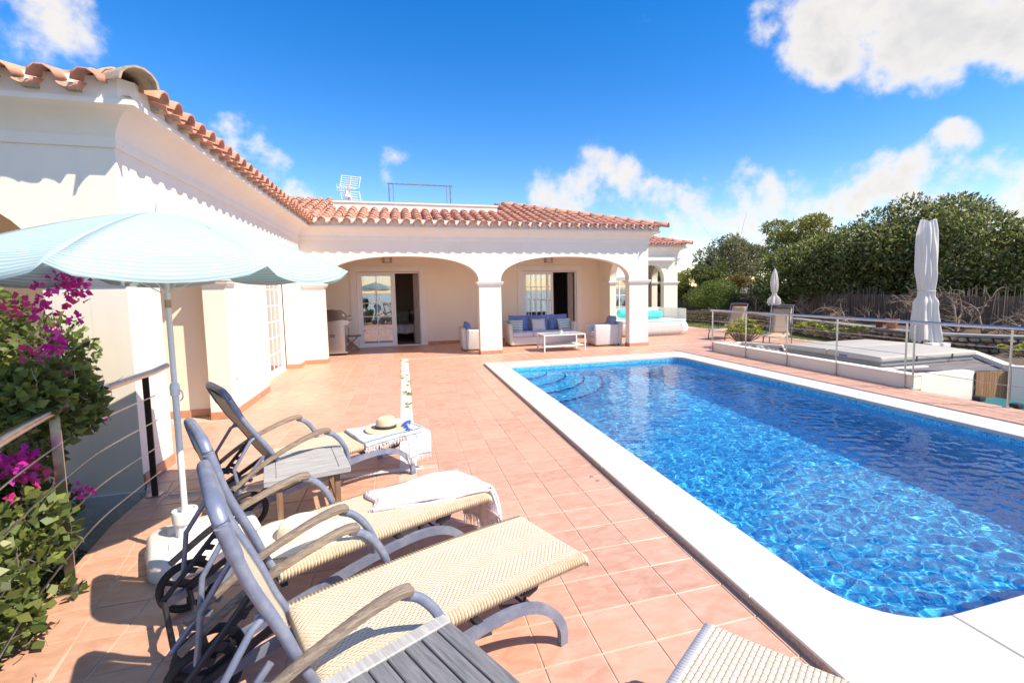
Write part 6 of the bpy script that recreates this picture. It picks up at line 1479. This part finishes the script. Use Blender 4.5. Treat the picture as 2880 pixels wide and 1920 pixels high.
    for i in range(n-1):
        a, b = fpath[i], fpath[i+1]; L = np.linalg.norm(b-a); bk.bar((*a[:2], .82), (*b[:2], .82), .03, 1.0)
        for k in range(int(L*34)):
            q = rr.random(); p = a+(b-a)*q+nrm[i]*rr.uniform(.01, .06); hh = rr.choice((1.2, 1.3, 1.4, 1.5))+rr.gauss(0, .07)+.15*noise.noise((p[0]*.7, p[1]*.7, 0)); m.tube([(p[0], p[1], .4), (p[0]+rr.gauss(0, .05), p[1]+rr.gauss(0, .05), hh)], [.011, .006], 4, caps=False)
    bk.build('fence_backing', 'wall_core', fe); m.build('fence_sticks', 'brushwood', fe, kind='stuff')
    # bare-branched shrubs in front of the fence
    def bare(base, h, spread, seed, label, n0=4):
        r2 = random.Random(seed); t = thing('bare_shrub', label, 'shrub', tuple(base), 0, None); m = MB()
        def grow(p, d, l, r_, lev):
            pts = [p]; q = p.copy(); dd = d.copy()
            for s in range(5): dd = dd+np.array((r2.gauss(0, .22), r2.gauss(0, .22), r2.gauss(-.03, .16))); dd /= np.linalg.norm(dd); q = q+dd*l/5; pts.append(q.copy())
            m.tube(pts, np.linspace(r_, r_*.55, 6), 6 if lev == 0 else 5)
            if lev < 3:
                for k in range(r2.randint(2, 4)):
                    s = pts[r2.randint(2, 5)]; nd = dd+np.array((r2.gauss(0, .8), r2.gauss(0, .8), r2.gauss(.1, .45))); nd /= np.linalg.norm(nd); grow(s, nd, l*r2.uniform(.5, .8), r_*.55, lev+1)
        for k in range(n0): d = np.array((r2.gauss(0, spread), r2.gauss(0, spread), 1.)); d /= np.linalg.norm(d); grow(np.array(base, float), d, h, .032, 0)
        m.build('branches', 'bark_pale', t, 60)
    for k, (i, off, h, lab) in enumerate(((22, .9, .75, 'leafless grey shrub behind the first tan lounger'), (33, 1.0, .8, 'tangled leafless shrub near the lawn end of the fence'), (47, .9, .7, 'leafless spreading shrub behind the small closed parasol'), (57, .8, .62, 'leafless shrub between the two loungers and the clay pots'), (72, .9, .8, 'wide leafless shrub behind the clay pots'), (92, 1.2, .9, 'tall pale leafless shrub right of the cantilever parasol'), (84, 1.0, .8, 'pale leafless shrub close behind the cantilever parasol'))):
        bare(tuple(path[i]-nrm[i]*off+np.array((0, 0, H-.02))), h, .75, 30+k, lab)
    # potted plants on the capping
    for px_, m_, s, lab in ((1320+0, 'maroon_pot', .11, 'dark maroon flowerpot on the stone wall capping'), (1405, 'terracotta_pot', .15, 'terracotta flowerpot on the stone wall capping')):
        u = 1900+px_*.4336; best = min(range(n), key=lambda i: abs((lambda v: v[0]/v[2]*FPX+CX if v[2] > 0 else 1e9)(CAMM@(path[i]-nrm[i]*.14+np.array((0, 0, H+.05))-EYEV))-u)); c = path[best]-nrm[best]*.14
        t = thing('flowerpot', lab, 'pot', (c[0], c[1], H+.05)); MB().lathe([(s*.68, 0), (s*.72, .01), (s*.95, s*1.4), (s*1.08, s*1.42), (s*1.1, s*1.75), (s*.98, s*1.75), (s*.9, s*1.5), (0, s*1.5)], (c[0], c[1], H+.05), 18).build('pot', m_, t, 35)
        tw = MB()
        for k in range(14): a = rr.uniform(0, 6.28); q = rr.uniform(.1, .2); tw.tube([(c[0], c[1], H+.05+s*1.5), (c[0]+.5*q*math.cos(a), c[1]+.5*q*math.sin(a), H+.05+s*1.5+q), (c[0]+q*math.cos(a), c[1]+q*math.sin(a), H+.05+s*1.5+q*1.5)], [.008, .005, .002], 4)
        tw.build('dry_stems', 'bark_pale', t)
    # trees and hedge behind the fence
    def at(px, Y, z=0.): d = ray(px, 820); return np.array((d[0]/d[1]*Y, Y, z))
    def zat(px, py, Y): return float(gy(px, py, Y)[2])
    G = 'trees behind the fence'
    spec = [  # name label px Y  top_y  rx rz mats n size clumps seed
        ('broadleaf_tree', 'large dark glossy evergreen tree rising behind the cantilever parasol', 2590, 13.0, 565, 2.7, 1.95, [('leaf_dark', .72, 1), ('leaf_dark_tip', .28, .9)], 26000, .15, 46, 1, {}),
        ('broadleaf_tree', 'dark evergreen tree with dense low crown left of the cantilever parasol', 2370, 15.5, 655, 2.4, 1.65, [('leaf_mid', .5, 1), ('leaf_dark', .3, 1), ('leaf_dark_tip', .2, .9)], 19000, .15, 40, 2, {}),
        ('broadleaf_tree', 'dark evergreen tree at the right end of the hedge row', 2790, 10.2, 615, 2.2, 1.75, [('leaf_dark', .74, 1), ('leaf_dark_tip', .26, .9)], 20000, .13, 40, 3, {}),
        ('broadleaf_tree', 'rounded dark evergreen tree behind the small closed parasol', 2225, 17.5, 720, 2.2, 1.4, [('leaf_hedge', .45, 1), ('leaf_mid', .4, 1), ('leaf_dark_tip', .15, .9)], 14000, .15, 36, 4, {}),
        ('pine_tree', 'yellow green pine with open crown standing above the hedge', 2262, 24.0, 600, 2.9, 2.3, [('leaf_pine', .8, 1), ('leaf_yellow', .2, .8)], 15000, .22, 26, 5, dict(trunk=.2, limbs=12, cr=(.2, .34), aspect=.3, flatz=.6)),
        ('olive_tree', 'grey green scrubby tree with bare twigs beyond the garden wall', 2060, 24.5, 672, 2.2, 1.75, [('leaf_olive', .6, 1), ('leaf_mid', .4, 1)], 11000, .17, 34, 6, dict(twigs=260)),
        ('pine_tree', 'small pine top rising behind the grey green scrub', 2085, 29, 655, 1.6, 1.6, [('leaf_pine', 1, 1)], 5000, .22, 16, 7, dict(flatz=.7, aspect=.3)),
        ('broadleaf_tree', 'shadowy tree standing just right of the far wing', 1990, 22.5, 745, 1.2, 1.0, [('leaf_mid', 1, 1)], 5000, .15, 20, 8, {}),
        ('broadleaf_tree', 'yellow leaved shrubby tree beside the far wing corner', 1928, 23.5, 762, 1.25, .9, [('leaf_yellow', .6, 1), ('leaf_hedge', .4, 1)], 5000, .14, 18, 9, {}),
        ('broadleaf_tree', 'light green tree seen through the far wing arch', 1846, 30, 740, 1.6, 1.5, [('leaf_mid', .6, 1), ('leaf_hedge', .4, 1)], 5000, .2, 18, 10, {}),
        ('broadleaf_tree', 'pale twiggy tree fading behind the right end of the hedge', 2862, 14.5, 650, 2.2, 2.0, [('leaf_olive', .7, 1), ('leaf_mid', .3, 1)], 8000, .15, 26, 11, dict(twigs=200)),
        ('broadleaf_tree', 'dark low tree filling the hedge behind the clay pots', 2470, 14.2, 720, 1.9, 1.3, [('leaf_hedge', .3, 1), ('leaf_dark', .5, 1), ('leaf_dark_tip', .2, .9)], 13000, .14, 30, 12, {}),
        ('broadleaf_tree', 'dark low tree filling the hedge right of the parasol', 2690, 11.6, 700, 1.9, 1.35, [('leaf_dark', .78, 1), ('leaf_dark_tip', .22, .9)], 13000, .13, 30, 13, {}),
    ]
    for nm, lab, px, Y, ty, rx, rz, mats, nn, sz, nc, sd, kw in spec:
        zt = zat(px, ty, Y); b = at(px, Y, -.05); c = (b[0], b[1], zt-rz*.93); tree(nm, lab, tuple(b), c, (rx, rx, rz), mats, nn, sz, nc, sd, G, **kw)
    # clipped hedge by the lawn and rusty shrub
    def hedge(name, label, c, r, mats, nn, sz, seed): tree(name, label, (c[0], c[1], .2), c, r, mats, nn, sz, 26, seed, None, .04, (.3, .5), 6, 0, 'shrub', parts=('stem', 'foliage'))
    c = at(2020, 19.5, 1.15); hedge('clipped_shrub', 'bright green clipped shrub above the stone wall by the lawn', tuple(c), (1.15, .9, .85), [('leaf_hedge', 1, 1)], 9000, .075, 21)
    c = at(2078, 21.5, 1.9); hedge('rusty_shrub', 'shrub with rusty orange leaves behind the clipped green shrub', tuple(c), (.7, .6, .45), [('leaf_rust', .6, 1), ('leaf_hedge', .4, 1)], 2500, .10, 22)
    c = at(1972, 20.8, 1.0); hedge('clipped_shrub', 'dark clipped shrub between the far wing and the stone wall', tuple(c), (.9, .8, .7), [('leaf_mid', 1, 1)], 5000, .08, 23)
    c = at(2660, 10.6, .75); hedge('low_shrub', 'low dark green shrub at the foot of the fence right of the parasol', tuple(c), (.8, .5, .45), [('leaf_mid', 1, 1)], 3000, .09, 24)
    # pale arching creeper over the fence by the far wing
    # succulents: rosettes on short stems
    def rosette(scale, n=16):
        V = []; F = []; 
        for k in range(n):
            a = k*2.4; q = k/n; l = scale*(1-.55*q); el = .25+1.1*q; d = np.array((math.cos(a)*math.cos(el), math.sin(a)*math.cos(el), math.sin(el))); e = np.array((-math.sin(a), math.cos(a), 0))*l*.26; b = len(V)
            V += [np.zeros(3), d*l*.7+e, d*l, d*l*.7-e]; F.append((b, b+1, b+2, b+3))
        return np.array(V), F
    def aeonium(label, c, r, h, cnt, seed):
        r2 = random.Random(seed); t = thing('succulent_shrub', label, 'succulent', tuple(c)); st = MB()
        for k in range(cnt):
            a = r2.uniform(0, 6.28); q = math.sqrt(r2.random()); x, y = c[0]+r*q*math.cos(a), c[1]+r*q*math.sin(a); z = c[2]+h*(1-.45*q*q)*r2.uniform(.55, 1.05); st.tube([(c[0]+.2*(x-c[0]), c[1]+.2*(y-c[1]), c[2]), (c[0]+.7*(x-c[0]), c[1]+.7*(y-c[1]), (c[2]+z)/2), (x, y, z)], [.012, .009, .007], 5)
            V, F = rosette(r2.uniform(.08, .125)); M_ = Matrix.Rotation(r2.uniform(0, 6), 3, 'Z')@Matrix.Rotation(r2.gauss(0, .4), 3, 'X'); V = V@np.array(M_).T+np.array((x, y, z)); arr_mesh('rosette', V, F, 'leaf_aeonium', t)
        st.build('stems', 'bark_pale', t, 60)
    c = gz(2088, 965, .15); aeonium('bushy yellow green succulent in the planter beside the tan loungers', (float(c[0])+.1, float(c[1])+.1, .15), .5, .66, 90, 1)
    for k, (px, py, z, r, h, cnt, lab) in enumerate(((2275, 940, .42, .4, .32, 26, 'yellow green succulent at the foot of the stone wall behind the hot tub'), (2345, 946, .42, .42, .26, 24, 'spreading yellow green succulent left of the clay pots'), (2420, 945, .42, .25, .3, 10, 'small yellow green succulent below the clay pots'), (2860, 1000, .18, .34, .22, 22, 'low yellow green succulent in the white planter at the deck edge'))):
        c = gz(px, py, z); 
        if k < 3: d = c-EYEV; c = np.array((c[0], c[1], z))
        aeonium(lab, (float(c[0]), float(c[1]), z), r, h, cnt, 10+k)
build_garden()

# ------------------------------------------------------------------ bougainvillea by the railing
def build_bougainvillea():
    rng = np.random.default_rng(21); t = thing('bougainvillea', 'bougainvillea bush with magenta flowers climbing over the terrace railing', 'shrub', (-2.6, 3.6, -.7))
    C_ = []; R_ = []
    def cl(x, y, z, r): C_.append((x, y, z)); R_.append((r, r, r*1.05))
    for k in range(70):
        y = rng.uniform(2.75, 4.75); z = rng.uniform(-.7, 1.72); out = -2.32-.1*(y-3.4)-rng.uniform(.12, .75); 
        if z > 1.3: out -= .12
        cl(out, y, z, rng.uniform(.17, .30))
    for k in range(74):                        # lower, nearer mass beside the terrace edge
        y = rng.uniform(1.7, 3.2); z = rng.uniform(-.7, .55-.18*(3.2-y)); cl(-1.98+(3.1-y)*.22-rng.uniform(.18, .75), y, z, rng.uniform(.14, .25))
    for k in range(26): y = rng.uniform(3.3, 4.35); cl(-1.98-.05*rng.random(), min(y, 3.95)-.3, rng.uniform(.88, 1.22), rng.uniform(.08, .15))
    for k in range(22): y = rng.uniform(2.2, 3.25); cl(-1.93+(3.1-y)*.2, y, rng.uniform(-.15, .62), rng.uniform(.08, .15))
    for k in range(16): y = rng.uniform(2.4, 3.2); cl(-2.28-rng.uniform(0, .4), y, rng.uniform(.3, 1.1), rng.uniform(.14, .24))
    V, F = leaf_cloud(C_, R_, 52000, .060, rng, aspect=.7, shell=.8)
    # the nearest leaves are objects of their own
    q = V.reshape(-1, 4, 3); cen = q.mean(1); v = (cen-EYEV)@CAMM.T; px_ = v[:, 0]/v[:, 2]*FPX+CX; py_ = v[:, 1]/v[:, 2]*FPX+CY; ok = (v[:, 2] > .3) & (px_ > 0) & (px_ < 420) & (py_ > 700) & (py_ < 1920)
    order = np.argsort(np.where(ok, v[:, 2], 1e9)); big = set(order[:260].tolist())
    for i in list(big): arr_mesh('leaf', q[i], [(0, 1, 2, 3)], 'leaf_boug', t)
    rest = np.array([i for i in range(len(q)) if i not in big]); young = rng.random(len(rest)) < .2
    arr_mesh('foliage', q[rest[~young]].reshape(-1, 3), np.arange((~young).sum()*4).reshape(-1, 4), 'leaf_boug', t, 'stuff'); arr_mesh('young_foliage', q[rest[young]].reshape(-1, 3), np.arange(young.sum()*4).reshape(-1, 4), 'leaf_boug_young', t, 'stuff')
    st = MB(); r2 = random.Random(6)
    for k in range(60):
        c = np.array(C_[r2.randrange(70)]); b = np.array((c[0]-.15, c[1]+r2.gauss(0, .2), -.75)); st.tube(bez([b, b+(c-b)*.5+np.array((r2.gauss(0, .12), r2.gauss(0, .12), 0)), c, c+np.array((r2.uniform(-.05, .12), r2.gauss(0, .12), r2.uniform(0, .12)))], 4), np.linspace(.012, .003, 13), 5)
    st.build('stems', 'bark', t, 60)
    tw = MB()
    for k in range(240):
        c = np.array(C_[r2.randrange(len(C_))])+np.array((r2.uniform(.0, .2), r2.gauss(0, .1), r2.gauss(0, .12))); d = np.array((r2.gauss(.3, .5), r2.gauss(-.2, .5), r2.gauss(.2, .5))); tw.tube([c, c+d*.05, c+d*.1+np.array((0, 0, .02))], [.0025, .002, .001], 4)
    tw.build('dry_twigs', 'dry_twig', t, kind='stuff')
    # flowers: clusters of papery bracts, at the places the photo shows them
    FL = [(45, 860, 1.0), (75, 870, .9), (180, 800, 1.1), (200, 815, 1.0), (225, 815, .8), (215, 850, .8), (120, 825, .7), (130, 870, .7), (148, 965, .9), (155, 975, .7), (90, 995, .6), (125, 995, .5), (215, 900, .5), (150, 930, .4), (185, 1050, .8), (205, 1065, .6), (172, 1115, .7), (190, 1140, .5), (40, 1135, .6), (60, 1310, 1.0), (85, 1330, .9), (30, 1320, .8), (238, 1378, .6), (278, 1172, .3), (75, 1280, .5), (70, 1400, .5), (205, 780, .8), (160, 785, .7), (230, 790, .6), (20, 1300, .5), (110, 1330, .5), (145, 1030, .4)]
    for k, (fx, fy, s) in enumerate(FL):
        y = {True: 2.85, False: 3.5}[fy > 1250]; x = (-2.06 if fy > 950 else -2.14) if fy <= 1250 else -1.93
        d = ray(fx, fy); tt = (x-.06)/d[0]; c = EYEV+d*tt
        if c[1] > 4.6: c = EYEV+d*(4.3/d[1])
        n = int(20*s)+6; V, F = leaf_cloud([c], [(.05*s+.015,)*3], n, .042, rng, aspect=.8, shell=.3); arr_mesh('flower_cluster', V, F, 'bract' if k % 5 else 'bract_red', t)
    # ground plants below the wall
    V, F = leaf_cloud([(-2.35, 4.3, -.45), (-2.3, 3.9, -.5)], [(.2, .3, .25)]*2, 300, .16, rng, aspect=.09); tag(arr_mesh('strap_leaf_plant', V, F, 'leaf_mid'), 'dark strap leaved plant in the bed below the rough white wall', 'plant')
build_bougainvillea()
